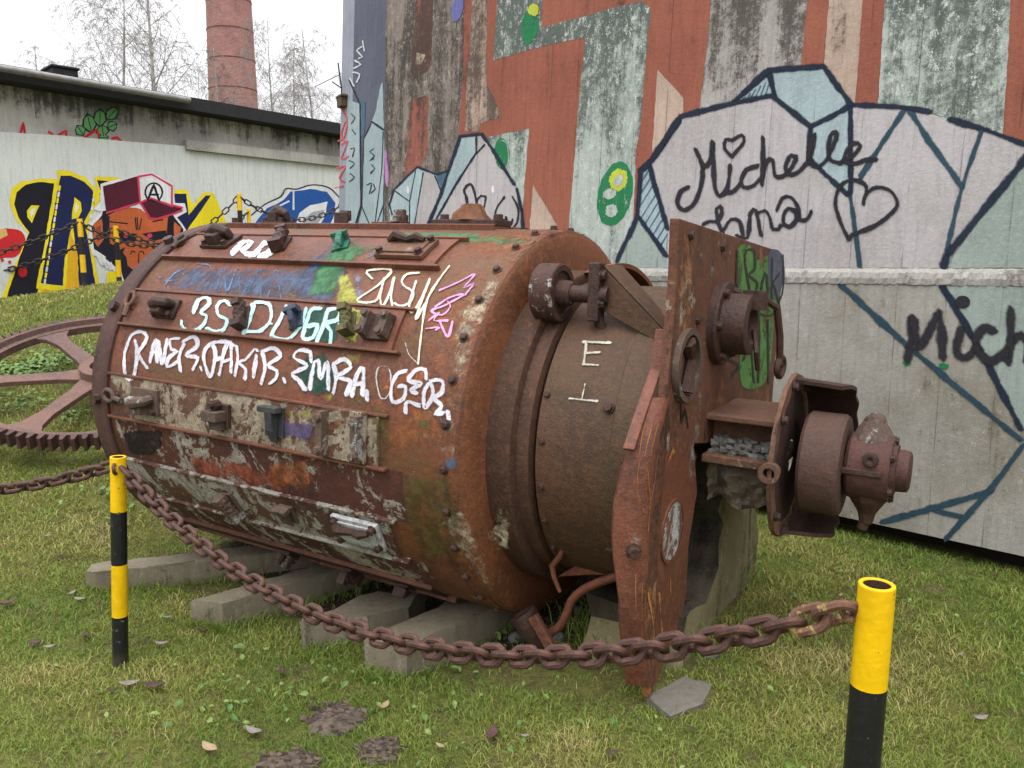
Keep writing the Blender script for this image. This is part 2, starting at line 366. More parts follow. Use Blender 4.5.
M_PINK = wallm('pink_spray', s2l((180, 130, 180)), .0, .14, .1, boards=False, dark=(.2, .1, .2), seed=17, zamt=0)
M_SLATE = wallm('slate_paint', s2l((92, 94, 110)), .25, None, .1, dark=s2l((66, 64, 76)), seed=18, col2=s2l((82, 84, 100)), zamt=0)
M_LGREY = wallm('light_grey_paint', s2l((150, 152, 164)), .2, None, .1, dark=s2l((110, 108, 116)), seed=19, zamt=0)
M_WHITEP = wallm('white_wall_spray', s2l((214, 216, 220)), .05, .16, .1, boards=False, dark=(.4, .4, .4), seed=20, zamt=0)
M_REDS = wallm('red_scrawl_spray', s2l((200, 84, 88)), .0, .1, .1, boards=False, dark=(.3, .05, .05), seed=21, zamt=0)
M_HATCH = wallm('steel_blue_spray', s2l((78, 106, 124)), .1, .1, .1, boards=False, seed=22, zamt=0)
M_RED2 = wallm('stained_red_paint', s2l((140, 86, 72)), .85, .36, .35, dark=s2l((66, 56, 52)), seed=25, zamt=.05); M_TAN2 = wallm('stained_tan_concrete', s2l((172, 150, 136)), .95, None, .4, dark=s2l((70, 60, 54)), seed=26, zamt=.05)
M_SOIL = plain('dark_soil', (.018, .014, .011), .95, .4)
WMATS = [M_CONC, M_CONC_DARK, M_LOW, M_LEDGE, M_RED, M_MINT, M_TAN, M_SILVER, M_TEAL, M_TEALG, M_NAVY, M_NAVYT, M_BLACK, M_GREEN, M_YELG, M_PURP, M_PINK, M_SLATE, M_LGREY, M_WHITEP, M_REDS, M_HATCH, M_SOIL, M_RED2, M_TAN2]
(CONC, CDARK, LOW, LEDGE, RED, MINT, TAN, SILV, TEAL, TEALG, NAVY, NAVYT, BLK, GRN, YELG, PURP, PINK, SLATE, LGREY, WHT, REDS, HATCH, SOIL, RED2, TAN2) = range(25)

wb = MB(); TOP = 6.6
def prof_y(z): return BAT * (z - ZL)
LX = 13.0
P_low = [(LOWY, .255), (LOWY, 1.503)]; P_led = [(LOWY, 1.503), (-.052, 1.515), (-.048, 1.572), (0, ZL)]; P_up = [(0, ZL), (prof_y(TOP), TOP)]
def strip(prof, mi, nxs=1):
    vs = []
    for (y, z) in prof: vs += [V((0, y, z)), V((LX, y, z))]
    wb.add(vs, [(2 * i, 2 * i + 1, 2 * i + 3, 2 * i + 2) for i in range(len(prof) - 1)], mi)
strip(P_low, LOW)
# rough ledge, broken along its length
nL = 900; vs = []; rr = random.Random(3)
for i in range(nL + 1):
    x = LX * i / nL; j1, j2, j3 = rr.uniform(-.003, .003), rr.uniform(-.006, .004), rr.uniform(-.003, .003)
    vs += [V((x, LOWY, 1.503)), V((x, -.036 + j1, 1.510 + j2)), V((x, -.036 + j2, 1.538 + j1)), V((x, -.027 + j1, 1.566 + j3)), V((x, 0, ZL + j3 * .5))]
wb.add(vs, [(5 * i + k, 5 * i + 5 + k, 5 * i + 6 + k, 5 * i + 1 + k) for i in range(nL) for k in range(4)], LEDGE)
strip(P_up, CONC)
pt = prof_y(TOP)
wb.add([V((0, 1.6, .255)), V((LX, 1.6, .255)), V((LX, 1.6, TOP)), V((0, 1.6, TOP)), V((0, pt, TOP)), V((LX, pt, TOP)), V((0, LOWY, .255)), V((LX, LOWY, .255))], [(1, 0, 3, 2), (3, 4, 5, 2), (0, 1, 7, 6)], CONC)
for x in (0, LX): wb.add([V((x, 1.6, .255)), V((x, LOWY, .255)), V((x, LOWY, 1.503)), V((x, 0, ZL)), V((x, pt, TOP)), V((x, 1.6, TOP))], [(0, 1, 2, 3, 4, 5)], CONC)
wb.box((LX / 2, .87, -.155), ((1, 0, 0), (0, 1, 0), (0, 0, 1)), (LX / 2 - .05, .72, .42), SOIL)
# canted side panel
def sidept(t, z, back=0.0): return WMI @ (W0 + SD * t + V((0, 0, z)) + WB * (BAT * (z - ZL)) + SN * -back)
for (t0, t1, mi) in ((0.004, .93, SLATE), (.93, 1.28, LGREY)):
    q = [sidept(t0, .0), sidept(t1, .0), sidept(t1, TOP), sidept(t0, TOP)]
    wb.prism(q, (WMI.to_3x3() @ (SN * -1.1)) + V((.0, 0, 0)), mi)
up = Painter(wb, wall_up); lo = Painter(wb, wall_low); sd_ = Painter(wb, wall_side)
# --- flat colour fields (layer 1)
up.poly([(387, -120), (466, -120), (466, 0), (461, 90), (458, 132), (458, 268), (384, 268)], CDARK, .0015)
z1 = zm(330, 0, 5.12); z2 = zm(330, 100, 5.12); z3 = zm(480, 0, 5.12); z4 = zm(520, 120, 5.12); z5 = zm(624, 40, 5.12); z6 = zm(664, 120, 5.12); z7 = zm(824, 60, 5.12); z8 = zm(824, 200, 5.12)
up.poly([(467, -120), (712, -120), (711, 0), (708, 40), (699, 112), (699, 268), (456, 268), (459, 130), (463, 80)], RED, .002)
up.poly([(808, -120), (831, -120), (829, 0), (823, 70), (801, 70), (807.6, 0)], RED, .002)
up.poly([(864, -120), (887, -120), (885, 0), (878, 104), (855, 104), (863, 0)], RED, .002)
up.poly([(831, -120), (864, -120), (863, 0), (855, 104), (850, 104), (824, 68), (829, 0)], TAN, .002)
up.poly([(887, -120), (1016, -120), (1012, 20), (1008, 60), (1002.7, 134), (985, 130), (950, 120), (930, 112), (905, 107), (878, 106), (885, 0)], MINT, .002)
up.poly([(1016, -120), (1130, -120), (1130, 180), (1024, 146), (1002.7, 134), (1008, 60)], RED, .002)
up.poly([(420, -120), (436, -120)] + z1((530, 0), (520, 330), (490, 372), (430, 400), (413, 370), (432, 190), (440, 0)), RED2, .0025)
up.poly(z1((415, 510), (505, 488), (500, 768)) + z2((470, 340), (440, 345), (385, 395), (400, 180)), RED2, .0025)
up.poly(z1((455, 60), (505, 40), (495, 250), (450, 262)), RED2, .0033); up.poly(z1((445, 270), (490, 280), (470, 330), (440, 330)), TAN, .0036)
up.poly(z1((735, -400), (812, -400), (805, 130), (800, 420), (850, 520), (878, 602), (770, 632), (762, 672), (690, 672), (700, 430), (722, 200)), TAN2, .003)
up.poly([(499, -120), (545, -120)] + z3((320, 0), (316, 140), (535, 85), (700, 35), (830, 5), (870, 40), (876, 90), (860, 190), (825, 640), (800, 770)) + [(632, 268), (566, 268)] + z3((488, 768), (500, 600), (540, 192), (310, 240), (70, 310), (90, 0)), MINT, .003)
up.poly([(484, 138), (529.5, 128.5), (525, 180), (521, 236), (505, 236), (487, 160)], MINT, .003)
up.poly([(533.5, 185), (557, 225), (557, 236), (529, 236)], TAN, .0032)
up.poly([(658, 70), (672, 85), (683.6, 98.6), (683.6, 112), (652, 157), (655, 110)], TAN, .0032)
# --- big diamond piece on the right
up.poly([(651, 161), (681, 117), (734, 104), (773, 96), (811, 127), (850, 104), (905, 107), (950, 119.6), (984, 130), (1024, 144.5), (1060, 158), (1024, 161.5), (986, 208), (949, 255), (943, 268), (667, 268), (668, 229), (655, 184)], SILV, .004)
up.poly([(771, 71), (826, 67), (850, 104), (812, 126), (776, 96)], TEAL, .0046)
up.poly([(851, 107), (813, 128), (809.5, 159), (848, 194), (851, 193)], TEAL, .0046)
up.poly([(734, 103), (768, 77), (773, 94)], TEAL, .0046)
up.poly([(649, 162), (642, 170), (639, 216), (667, 252), (668, 228), (655, 184)], TEAL, .0046)
up.poly([(639, 219), (617, 266), (617, 268), (668, 268), (667, 254)], TEALG, .0046)
up.poly([(1024, 164), (1100, 150), (1100, 268), (946, 268), (953, 258), (988, 208)], TEALG, .0046)
for a_, b_ in [((641, 184), (650, 169)), ((640, 196), (653, 175)), ((639.5, 208), (655, 183)), ((641, 219), (658, 192)), ((645, 225), (660, 200)), ((649, 230), (662.5, 208)), ((653, 236), (665, 216)), ((657, 241), (667, 224)), ((661, 246), (668, 234))]: up.stroke([a_, b_], 1.9, HATCH, .0052, False)
for k in range(6): up.stroke([(740 + k * 5, 102 - k * .8), (746 + k * 5, 97 - 3.5 * k)], 1.8, HATCH, .0052, False)
WN_ = 7.0
for pts, wd, mi in [
    ([(680, 121), (652.8, 160), (641, 171), (638, 217), (617, 262)], 6, NAVY), ([(650, 163), (655, 184), (668, 229)], 5.5, NAVY), ([(639, 217), (667, 256)], 5.5, NAVY),
    ([(651, 162), (681, 116.5), (733.4, 103.5), (772.4, 95.7), (811.5, 127)], 7, NAVY), ([(733, 103.5), (768.5, 70.5), (824, 66.4), (851, 104)], 7, NAVY),
    ([(769, 71), (775.4, 95.7)], 6, NAVY), ([(851, 106), (824, 120.5), (811, 127), (809.5, 159), (848, 195)], 6.5, NAVY), ([(851, 105), (851, 193)], 6, NAVY),
    ([(850, 192), (853, 212), (857, 240), (860, 266)], 5.5, NAVYT), ([(851, 105), (902, 107), (929.5, 112)], 6, NAVY), ([(951, 119.6), (986, 130), (1024, 144), (1060, 158)], 7, NAVY),
    ([(906, 108), (885, 140), (861, 177)], 5.5, NAVYT), ([(909, 109), (930, 142), (962.7, 187)], 7, NAVYT), ([(982, 132), (968, 170), (957, 208), (947, 252)], 5.5, NAVYT),
    ([(1040, 142), (1024, 161.5), (986, 208), (949, 253)], 9, NAVY), ([(949, 250), (944, 266)], 10, NAVY)]:
    up.stroke(pts, wd * 1.15, mi, .0062, False)
# --- black lettering
for pts in [z6((165, 150), (185, 195), (208, 238), (235, 215), (252, 115)), z6((200, 235), (196, 320), (160, 425), (108, 462), (72, 430), (85, 372), (128, 345)),
            z6((254, 118), (258, 240), (266, 350), (288, 390), (322, 360), (336, 300), (342, 232)), z6((322, 370), (350, 372), (390, 330), (420, 262), (482, 235)),
            z6((425, 255), (398, 305), (412, 345), (455, 340), (498, 300)), z6((511, 92), (510, 220), (504, 332)), z6((505, 300), (528, 215), (560, 208), (572, 285), (610, 288), (655, 245), (680, 190), (652, 182), (625, 240), (640, 280), (690, 268), (742, 215)),
            z6((740, 225), (768, 130), (776, 70), (752, 120), (745, 205), (780, 243), (832, 208), (885, 100), (882, 62), (855, 80), (845, 150), (856, 205), (905, 222)),
            z6((905, 222), (975, 180), (1008, 132), (975, 120), (935, 165), (930, 218), (990, 222)) + [(866, 160), (877, 160)]]:
    up.stroke(pts, 5.8, BLK, .0078)
up.stroke(z6((350, 188), (312, 145), (320, 100), (352, 105), (400, 78), (412, 112), (350, 188)), 4.6, BLK, .0078)
for pts in [z6((205, 532), (240, 518), (275, 520), (300, 475), (292, 440), (272, 455), (282, 530), (305, 575)), z6((312, 560), (345, 510), (388, 520), (408, 590)), z6((375, 590), (430, 602), (446, 480), (475, 468), (500, 590)), z6((478, 480), (520, 465), (545, 500), (560, 560), (590, 560), (600, 540)),
            z6((580, 465), (608, 402), (650, 395), (685, 440), (700, 512), (738, 505), (758, 470)), z6((680, 470), (640, 452), (614, 490), (618, 535), (645, 548), (682, 510), (678, 462))]:
    up.stroke(pts, 5.2, BLK, .0078)
up.stroke([(849, 239), (841, 222), (836, 202), (842, 185), (855, 180.5), (867, 187), (864, 204)], 5.2, BLK, .0080)
up.stroke([(864, 204), (866, 195), (877, 187.5), (891, 191), (898, 203), (893, 212), (877, 225), (853, 235), (849, 239)], 5.8, BLK, .0082)
# --- green marks
up.ell((615.5, 194), 17, 33, GRN, .005, 12, rag=.03); up.ell((619, 180), 9, 11, YELG, .0056, 20, rag=.12); up.ell((610, 194), 7, 5, MINT, .0060, -10, rag=.12); up.ell((612, 211), 6, 7, MINT, .0060, 15, rag=.12); up.ell((619, 181), 4, 6, MINT, .0064, 20, 14, rag=.15)
up.ell((530.5, 26), 8.5, 18, GRN, .005, 8, rag=.06); up.ell((534, 10), 5.5, 6, YELG, .0056, 0, rag=.15); up.ell((502.5, 154), 7.5, 16, GRN, .005, -4); up.stroke([(499, 140), (507, 143), (509, 160), (506, 170)], 1.2, MINT, .0056)
up.ell((458, 8), 5.5, 14, PURP, .005, 12, rag=.05)
# --- small diamonds by the left corner
up.poly(z2((330, 460), (450, 345), (550, 383), (575, 370), (610, 360), (570, 470), (500, 670)) + [(427, 240), (392, 240), (389, 200)], TEAL, .004)
up.poly(z2((480, 370), (545, 388), (570, 465), (500, 670), (430, 670)), SILV, .0045)
up.poly(z2((545, 390), (575, 372), (612, 358), (575, 465)), HATCH, .0045)
up.poly(z2((495, 660), (570, 480), (670, 185), (780, 172), (835, 250), (945, 435), (985, 560), (985, 690), (490, 690)), SILV, .0048)
up.poly(z2((675, 195), (750, 195), (750, 275), (650, 430), (545, 615), (520, 655), (580, 475)), TEAL, .0054)
for pts, wd in [(z2((330, 460), (450, 343), (550, 383), (612, 360)), 2.6), (z2((330, 462), (410, 520), (410, 670)), 1.3), (z2((440, 365), (410, 520)), 1.2), (z2((480, 372), (430, 670)), 1.4), (z2((540, 390), (572, 465)), 2), (z2((330, 460), (306, 535), (345, 670)), 2.4),
                (z2((497, 665), (572, 480), (670, 187), (782, 175), (832, 250), (945, 432)), 4.4), (z2((960, 455), (985, 570), (990, 660), (1030, 672)), 4.2), (z2((752, 190), (752, 270), (650, 430), (545, 615)), 3), (z2((795, 230), (752, 275)), 3), (z2((780, 180), (805, 215)), 4)]:
    up.stroke(pts, wd, NAVY, .0062, False)
for pts in [z2((705, 505), (690, 460), (722, 430), (745, 480), (770, 610)), z2((752, 520), (775, 490), (800, 495), (790, 560), (778, 612)), z2((700, 500), (715, 560), (745, 600)), z2((895, 500), (855, 560), (850, 630), (880, 655), (905, 600)), z2((905, 600), (925, 660), (960, 630), (968, 560), (938, 495)), z2((865, 620), (880, 612), (890, 640)), z2((930, 640), (938, 612))]:
    up.stroke(pts, 3.0, BLK, .0072)
for c in ((408.5, 190), (380.5 + 113, 189.5)): up.ell(c, 1.5, 4.2, WHT, .0066, 0, 10)
# --- plinth
lo.poly([(945, 286), (1100, 284), (1100, 470), (1022, 428)], TEALG, .002)
for pts, wd, mi in [([(841, 284.5), (907, 345), (1021, 440)], 8, NAVYT), ([(942, 285), (985, 358), (1021, 429)], 8.5, NAVY), ([(1060, 420), (1022, 447), (990, 490), (946, 539)], 7, NAVYT), ([(992, 491), (940, 506), (882, 522)], 8, NAVYT), ([(934, 510), (963, 517)], 6, NAVYT)]:
    lo.stroke(pts, wd, mi, .0034, False)
for pts in [[(913, 319), (911, 342), (908, 360)], [(914, 320), (918, 347), (927, 336), (938, 313)], [(940, 312), (942, 334), (943, 357)], [(961, 330), (957, 352), (967, 357), (977, 347)], [(994, 331), (984, 328), (976, 345), (990, 361), (1006, 353)], [(1011, 309), (1011, 335), (1008, 361)], [(1011, 342), (1021, 335), (1029, 345), (1028, 362)]]:
    lo.stroke(pts, 12, BLK, .0050)
lo.ell((963, 302), 7.5, 6.5, BLK, .0054); lo.ell((907, 363), 4, 3, GRN, .0030, rag=.2); lo.ell((944, 366), 5, 3, GRN, .0030, rag=.2)
# --- canted panel paint
zz1 = zm(330, 0, 5.12); zz2 = zm(330, 100, 5.12)
sd_.poly(zz2((100, -100), (100, 0), (155, 20), (160, 540), (130, 660), (75, 660)), TEAL, .003)
sd_.poly(zz2((165, 560), (175, 200), (215, 110), (240, 40), (262, -80), (272, -90), (278, 150), (280, 660), (140, 660)), TEAL, .003)
sd_.poly(zz2((160, 0), (185, 10), (178, 180), (162, 190)), HATCH, .0042)
for pts, wd in [(zz2((100, -100), (155, 20), (160, 540), (130, 650)), 1.6), (zz2((215, 110), (276, 152)), 2.6), (zz2((218, 112), (175, 200), (165, 545), (210, 650)), 1.3), (zz2((275, 160), (268, 350), (230, 655)), 1.3), (zz2((300 - 25, 540), (240, 640)), 1.3), (zz2((160, 545), (130, 640)), 1.3), (zz2((280, 380), (274, 660)), 1.3)]:
    sd_.stroke(pts, wd, NAVY, .0050, False)
for pts in [zz2((225, 250), (205, 265), (230, 285), (205, 310), (228, 300)), zz2((215, 330), (232, 350), (210, 375)), zz2((190, 435), (215, 425), (205, 480)), zz2((225, 430), (235, 455), (215, 475))]: sd_.stroke(pts, 1.5, BLK, .0056)
for pts in [zz2((110, 70), (130, 90), (112, 120)), zz2((115, 150), (132, 175)), zz2((108, 250), (128, 245), (118, 290)), zz2((100, 310), (128, 325), (105, 350)), zz2((105, 375), (128, 395), (100, 420))]: sd_.stroke(pts, 1.3, BLK, .0056)
for pts in [zz1((165, 240), (140, 260), (170, 290), (150, 300)), zz1((130, 310), (160, 330), (125, 350)), zz1((120, 370), (155, 380), (140, 420)), zz1((105, 400), (125, 440)), zz1((170, 210), (178, 260))]: sd_.stroke(pts, 2.0, WHT, .0056)
for pts in [zz2((50, 30), (90, 100), (70, 200), (45, 210)), zz2((60, 230), (95, 210), (60, 300), (95, 290)), zz2((35, 350), (80, 340), (50, 400), (78, 420)), zz2((30, 450), (70, 440)), zz2((80, 110), (60, 180), (92, 230))]: sd_.stroke(pts, 2.0, REDS, .0056)
for pts in [zz2((286, 270), (292, 350), (296, 440))]: up.stroke(pts, 4.5, PINK, .0060)
tow = wb.build('concrete_tower', WMATS); tow.matrix_world = WM
tag(tow, 'tall concrete tower with rust red letters and grey diamond graffiti reading Michelle', 'tower')
br = MB(); pb = hit(345, 103, SP0, SN) + SN * .032
br.box(pb, (SD, SN, V((0, 0, 1))), (.07, .03, .045)); br.box(pb + V((0, 0, .055)), (SD, SN, V((0, 0, 1))), (.09, .034, .012))
M_WOOD = plain('weathered_wood', (.10, .065, .04), .85)
bo = br.build('bracket', M_WOOD, bevel=.006); bo.parent = tow; bo.matrix_parent_inverse = tow.matrix_world.inverted()
ins = MB(); q = pb + V((0, 0, .065))
ins.tube([q, q + V((0, 0, .08)), q + V((-.02, -.03, .30))], .008, 6); ins.tube([q + V((0, 0, .07)), q + V((-.08, -.05, .12))], .006, 6); ins.tube([q + V((0, -.01, .20)), q + V((-.24, -.1, .06))], .004, 5)
bo2 = ins.build('wire_holder', plain('dark_iron', (.03, .027, .025), .6)); bo2.parent = bo; bo2.matrix_parent_inverse = bo.matrix_world.inverted()

# ------------------------------------------------------------------ long low building with the painted wall
B0 = V((-3.9, 11.6, 0)); BD = V((.70711, .70711, 0)); BBK = V((-.70711, .70711, 0))
BM = Matrix.Translation(B0) @ Matrix(((BD.x, BBK.x, 0, 0), (BD.y, BBK.y, 0, 0), (0, 0, 1, 0), (0, 0, 0, 1))); BMI = BM.inverted()
def bwall(y0):
    def f(u, v, off): return BMI @ (hit(u, v, B0 + BBK * y0, BBK * -1) - BBK * off)
    return f
b_up, b_pl = bwall(0.0), bwall(-.06)
def bm(name, col, dirt=.1, **k): return wallm(name, s2l(col), dirt, k.pop('peel', None), k.pop('speck', .08), boards=False, zamt=k.pop('zamt', 0), **k)
M_BG = wallm('grey_render', s2l((178, 174, 167)), .46, None, .15, boards=False, dark=s2l((66, 64, 63)), seed=30, col2=s2l((140, 136, 131)), zlo=3.1, zhi=3.62, zamt=.11)
M_BW = bm('whitewashed_render', (206, 208, 203), .02, dark=s2l((150, 150, 146)), seed=31, col2=(.58, .60, .57))
M_Y = bm('mural_yellow', (238, 215, 40), seed=32); M_YO = bm('mural_amber', (232, 178, 40), seed=33); M_K = bm('mural_black', (34, 33, 42), seed=34, pale=(.05, .05, .06)); M_N = bm('mural_navy', (34, 40, 78), seed=35, pale=(.05, .05, .1))
M_MAR = bm('mural_maroon', (82, 32, 46), seed=36, pale=(.12, .04, .05)); M_PNK = bm('mural_pink', (205, 60, 92), seed=37); M_FACE = bm('mural_brown', (190, 98, 58), seed=38); M_WH = bm('mural_white', (222, 222, 222), seed=39)
M_RD = bm('mural_red', (196, 44, 48), seed=40); M_BL = bm('mural_blue', (42, 88, 160), seed=41); M_GYH = bm('mural_grey', (160, 164, 168), seed=42); M_LF = bm('mural_leaf', (104, 156, 100), seed=43); M_LFD = bm('mural_dark_leaf', (38, 62, 44), seed=44); M_PCH = bm('mural_peach', (228, 180, 110), seed=45); M_FACED = bm('mural_dark_brown', (150, 70, 40), seed=46)
BMATS = [M_BG, M_BW, M_Y, M_YO, M_K, M_N, M_MAR, M_PNK, M_FACE, M_WH, M_RD, M_BL, M_GYH, M_LF, M_LFD, M_PCH, M_FACED]
(bG, bW, bY, bYO, bK, bN, bM_, bPK, bF, bWH, bR, bBL, bGY, bLF, bLD, bPC, bFD) = range(17)
lb = MB(); E3 = ((1, 0, 0), (0, 1, 0), (0, 0, 1))
hR = lambda x: 3.66 - .026 * (x + 3.03)         # roof underside height along the wall
lb.prism([V((-9, 0, 0)), V((7, 0, 0)), V((7, 0, hR(7))), V((-9, 0, hR(-9)))], (0, 5, 0), bG)
# painted slab standing proud: left part with an uneven brushed top, right part under the concrete band
pl = [b_up(u, v, .06) for u, v in [(190, 147), (165, 145), (120, 141.5), (60, 136), (0, 132.5), (-60, 128), (-260, 112)]]
pl += [V((pl[-1].x, -.06, 0)), V((pl[0].x, -.06, 0))]
lb.prism(pl, (0, .059, 0), bW)
xr = pl[0].x + .004
lb.prism([V((xr, -.05, 0)), V((7, -.05, 0)), V((7, -.05, 3.12)), V((xr, -.05, 3.12))], (0, .049, 0), bW)
lb.prism([V((xr - .1, -.12, 3.125)), V((7, -.12, 3.06)), V((7, -.12, 3.22)), V((xr - .1, -.12, 3.25))], (0, .119, 0), bG)
pp = Painter(lb, b_pl); pu = Painter(lb, b_up)
y1 = zm(0, 165, 5.12); yA = zm(0, 60, 5.12); y3 = zm(140, 90, 5.12)
pp.poly(y1((-150, 380), (0, 330), (45, 325), (110, 340), (130, 400), (80, 470), (0, 480), (-150, 560)), bR, .002, True); pp.poly(y1((-20, 330), (30, 325), (40, 360), (0, 380), (-30, 375)), bPC, .003)
pp.poly(y1((-20, 740), (145, 350), (75, 270), (48, 190), (60, 120), (110, 85), (200, 70), (300, 74), (322, 90), (300, 200), (225, 640), (230, 740)), bY, .0034)
pp.poly(y1((10, 740), (120, 420), (150, 345), (95, 270), (72, 200), (85, 140), (130, 102), (200, 87), (277, 94), (268, 150), (205, 560), (180, 740)), bK, .0042)
pp.poly(y1((137, 235), (160, 206), (201, 208), (163, 298), (140, 268)), bY, .0050); pp.poly(y1((152, 240), (168, 222), (182, 225), (160, 268)), bWH, .0056)
pp.poly(y1((290, 28), (345, 28), (425, 58), (485, 112), (515, 165), (490, 215), (450, 290), (510, 640), (330, 650), (185, 632), (190, 590), (300, 100)), bY, .0058)
pp.poly(y1((310, 55), (360, 55), (430, 86), (474, 130), (482, 200), (430, 290), (445, 360), (492, 640), (405, 640), (372, 290), (330, 480), (322, 618), (208, 604), (280, 200)), bN, .0066)
pp.poly(y1((380, 165), (412, 190), (418, 235), (400, 270), (367, 278)), bY, .0074); pp.poly(y1((385, 190), (402, 215), (385, 255)), bWH, .0080)
pp.poly(y1((358, 340), (395, 450), (408, 660), (330, 680)), bYO, .0074); pp.poly(y1((215, 640), (330, 648), (330, 690), (205, 690)), bYO, .0074)
for (a, b) in (((305, 110), (225, 620)), ((480, 150), (462, 280))):
    n = 16 if a[0] < 400 else 6
    for k in range(n):
        t0, t1 = k / n, (k + .55) / n
        P_ = y1((a[0] + (b[0] - a[0]) * t0, a[1] + (b[1] - a[1]) * t0), (a[0] + (b[0] - a[0]) * t1, a[1] + (b[1] - a[1]) * t1)); pp.stroke(P_, 1.7, bWH if k % 2 else bY, .0082, False)
pp.poly(y1((485, 58), (625, 66), (560, 120), (500, 150)), bY, .0084); pp.poly(y1((495, 78), (560, 84), (515, 138)), bK, .0090)
pp.ell((22.5, 272), 4.6, 5.2, bR, .0090); pp.ell((9.4, 262), 1.6, 1.6, bR, .009); pp.ell((2, 260), 1.6, 1.6, bR, .009)
# Y and the blue letter
pp.poly(y3((178, 512), (240, 512), (272, 590), (325, 522), (378, 530), (445, 690), (220, 760), (120, 760), (150, 600)), bY, .0050)
pp.poly(y3((176, 530), (236, 530), (248, 640), (335, 540), (362, 540), (240, 720), (140, 760), (170, 640)), bN, .0058)
pp.poly(y3((560, 700), (640, 590), (725, 550), (760, 505), (800, 505), (880, 488), (965, 505), (1030, 560), (1060, 700)), bWH, .0040, True)
pp.poly(y3((570, 700), (650, 605), (735, 562), (770, 520), (870, 506), (955, 520), (1000, 580), (990, 650), (960, 720)), bBL, .0046)
pp.poly(y3((790, 720), (815, 630), (870, 590), (960, 570), (950, 640), (900, 720)), bWH, .0052); pp.poly(y3((825, 720), (838, 655), (880, 625), (945, 612), (930, 655), (880, 720)), bGY, .0058)
pp.stroke(y3((570, 640), (640, 585), (720, 545), (745, 505), (800, 508), (880, 486), (965, 500), (1020, 550)), 1.0, bK, .0064); pp.stroke(y3((690, 605), (760, 570)), 1.4, bWH, .0064); pp.stroke(y3((785, 520), (785, 610)), 1.4, bWH, .0064)
# the ape in the cap
pp.poly(y1((513, 98), (700, 46), (775, 34), (884, 98), (895, 195), (945, 196), (955, 240), (905, 268), (950, 330), (945, 420), (800, 640), (640, 650), (600, 525), (560, 540), (545, 500), (520, 520), (500, 470), (472, 460), (452, 380), (458, 300), (520, 240), (478, 228), (513, 190)), bWH, .0098)
pp.poly(y1((525, 235), (880, 250), (938, 330), (925, 420), (780, 660), (655, 640), (610, 520), (560, 480), (480, 430), (466, 320), (520, 258)), bK, .0106)
pp.poly(y1((548, 262), (640, 212), (720, 226), (770, 272), (862, 262), (860, 340), (830, 420), (790, 460), (750, 520), (690, 545), (652, 515), (645, 470), (610, 430), (560, 400)), bF, .0114)
pp.poly(y1((478, 300), (520, 275), (530, 380), (500, 420), (474, 380)), bF, .0114); pp.poly(y1((890, 290), (925, 320), (915, 390), (890, 400)), bF, .0114)
pp.poly(y1((490, 320), (515, 310), (515, 380), (495, 390)), bFD, .0120)
pp.poly(y1((600, 345), (700, 352), (690, 392), (625, 400)), bK, .0122); pp.poly(y1((725, 352), (850, 335), (850, 375), (780, 392)), bK, .0122)
pp.poly(y1((540, 262), (560, 262), (560, 430), (600, 440), (640, 420), (620, 470), (650, 500), (600, 530), (540, 480)), bK, .0126); pp.poly(y1((860, 262), (878, 262), (870, 400), (800, 450), (775, 420), (845, 400)), bK, .0126)
pp.ell((125.8, 235.7), 2.6, 2.2, bPK, .0132); pp.ell((149.4, 235.7), 2.6, 2.2, bPK, .0132)
for P_ in [((690, 445), (672, 440), (668, 455)), ((712, 445), (728, 440), (735, 455)), ((708, 455), (708, 510)), ((690, 270), (696, 330)), ((700, 270), (704, 330)), ((722, 275), (712, 330)), ((560, 290), (650, 300)), ((780, 290), (830, 280)), ((660, 545), (700, 560), (740, 545))]: pp.stroke(y1(*P_), .9, bK, .0134)
pp.stroke(y1((500, 470), (520, 510), (530, 480), (545, 530), (565, 500), (585, 540)), 1.6, bWH, .0134, False)
pp.poly(y1((545, 545), (600, 545), (640, 640), (545, 640)), bY, .0102); 
pp.poly(y1((525, 110), (700, 58), (718, 192), (650, 213), (542, 247)), bM_, .0138); pp.poly(y1((712, 66), (775, 54), (874, 112), (872, 198), (768, 170), (716, 192)), bWH, .0144)
pp.poly(y1((714, 192), (770, 168), (880, 210), (930, 214), (925, 240), (860, 258), (800, 276), (765, 272)), bM_, .0148)
for P_ in [((704, 60), (716, 192), (765, 272), (800, 276), (880, 252), (930, 232)), ((704, 60), (775, 48), (878, 108), (878, 205), (930, 218)), ((716, 192), (770, 169), (880, 212)), ((545, 245), (650, 213), (716, 192))]: pp.stroke(y1(*P_), 1.5, bPK, .0154, False)
cc = y1((785, 140))[0]; pp.stroke([(cc[0] + 8.6 * math.cos(R(a)), cc[1] + 9.2 * math.sin(R(a))) for a in range(0, 365, 24)], 1.5, bK, .0150)
pp.stroke(y1((755, 178), (785, 100), (812, 182)), 1.9, bK, .0156, False); pp.stroke(y1((765, 152), (806, 152)), 1.6, bK, .0160, False)
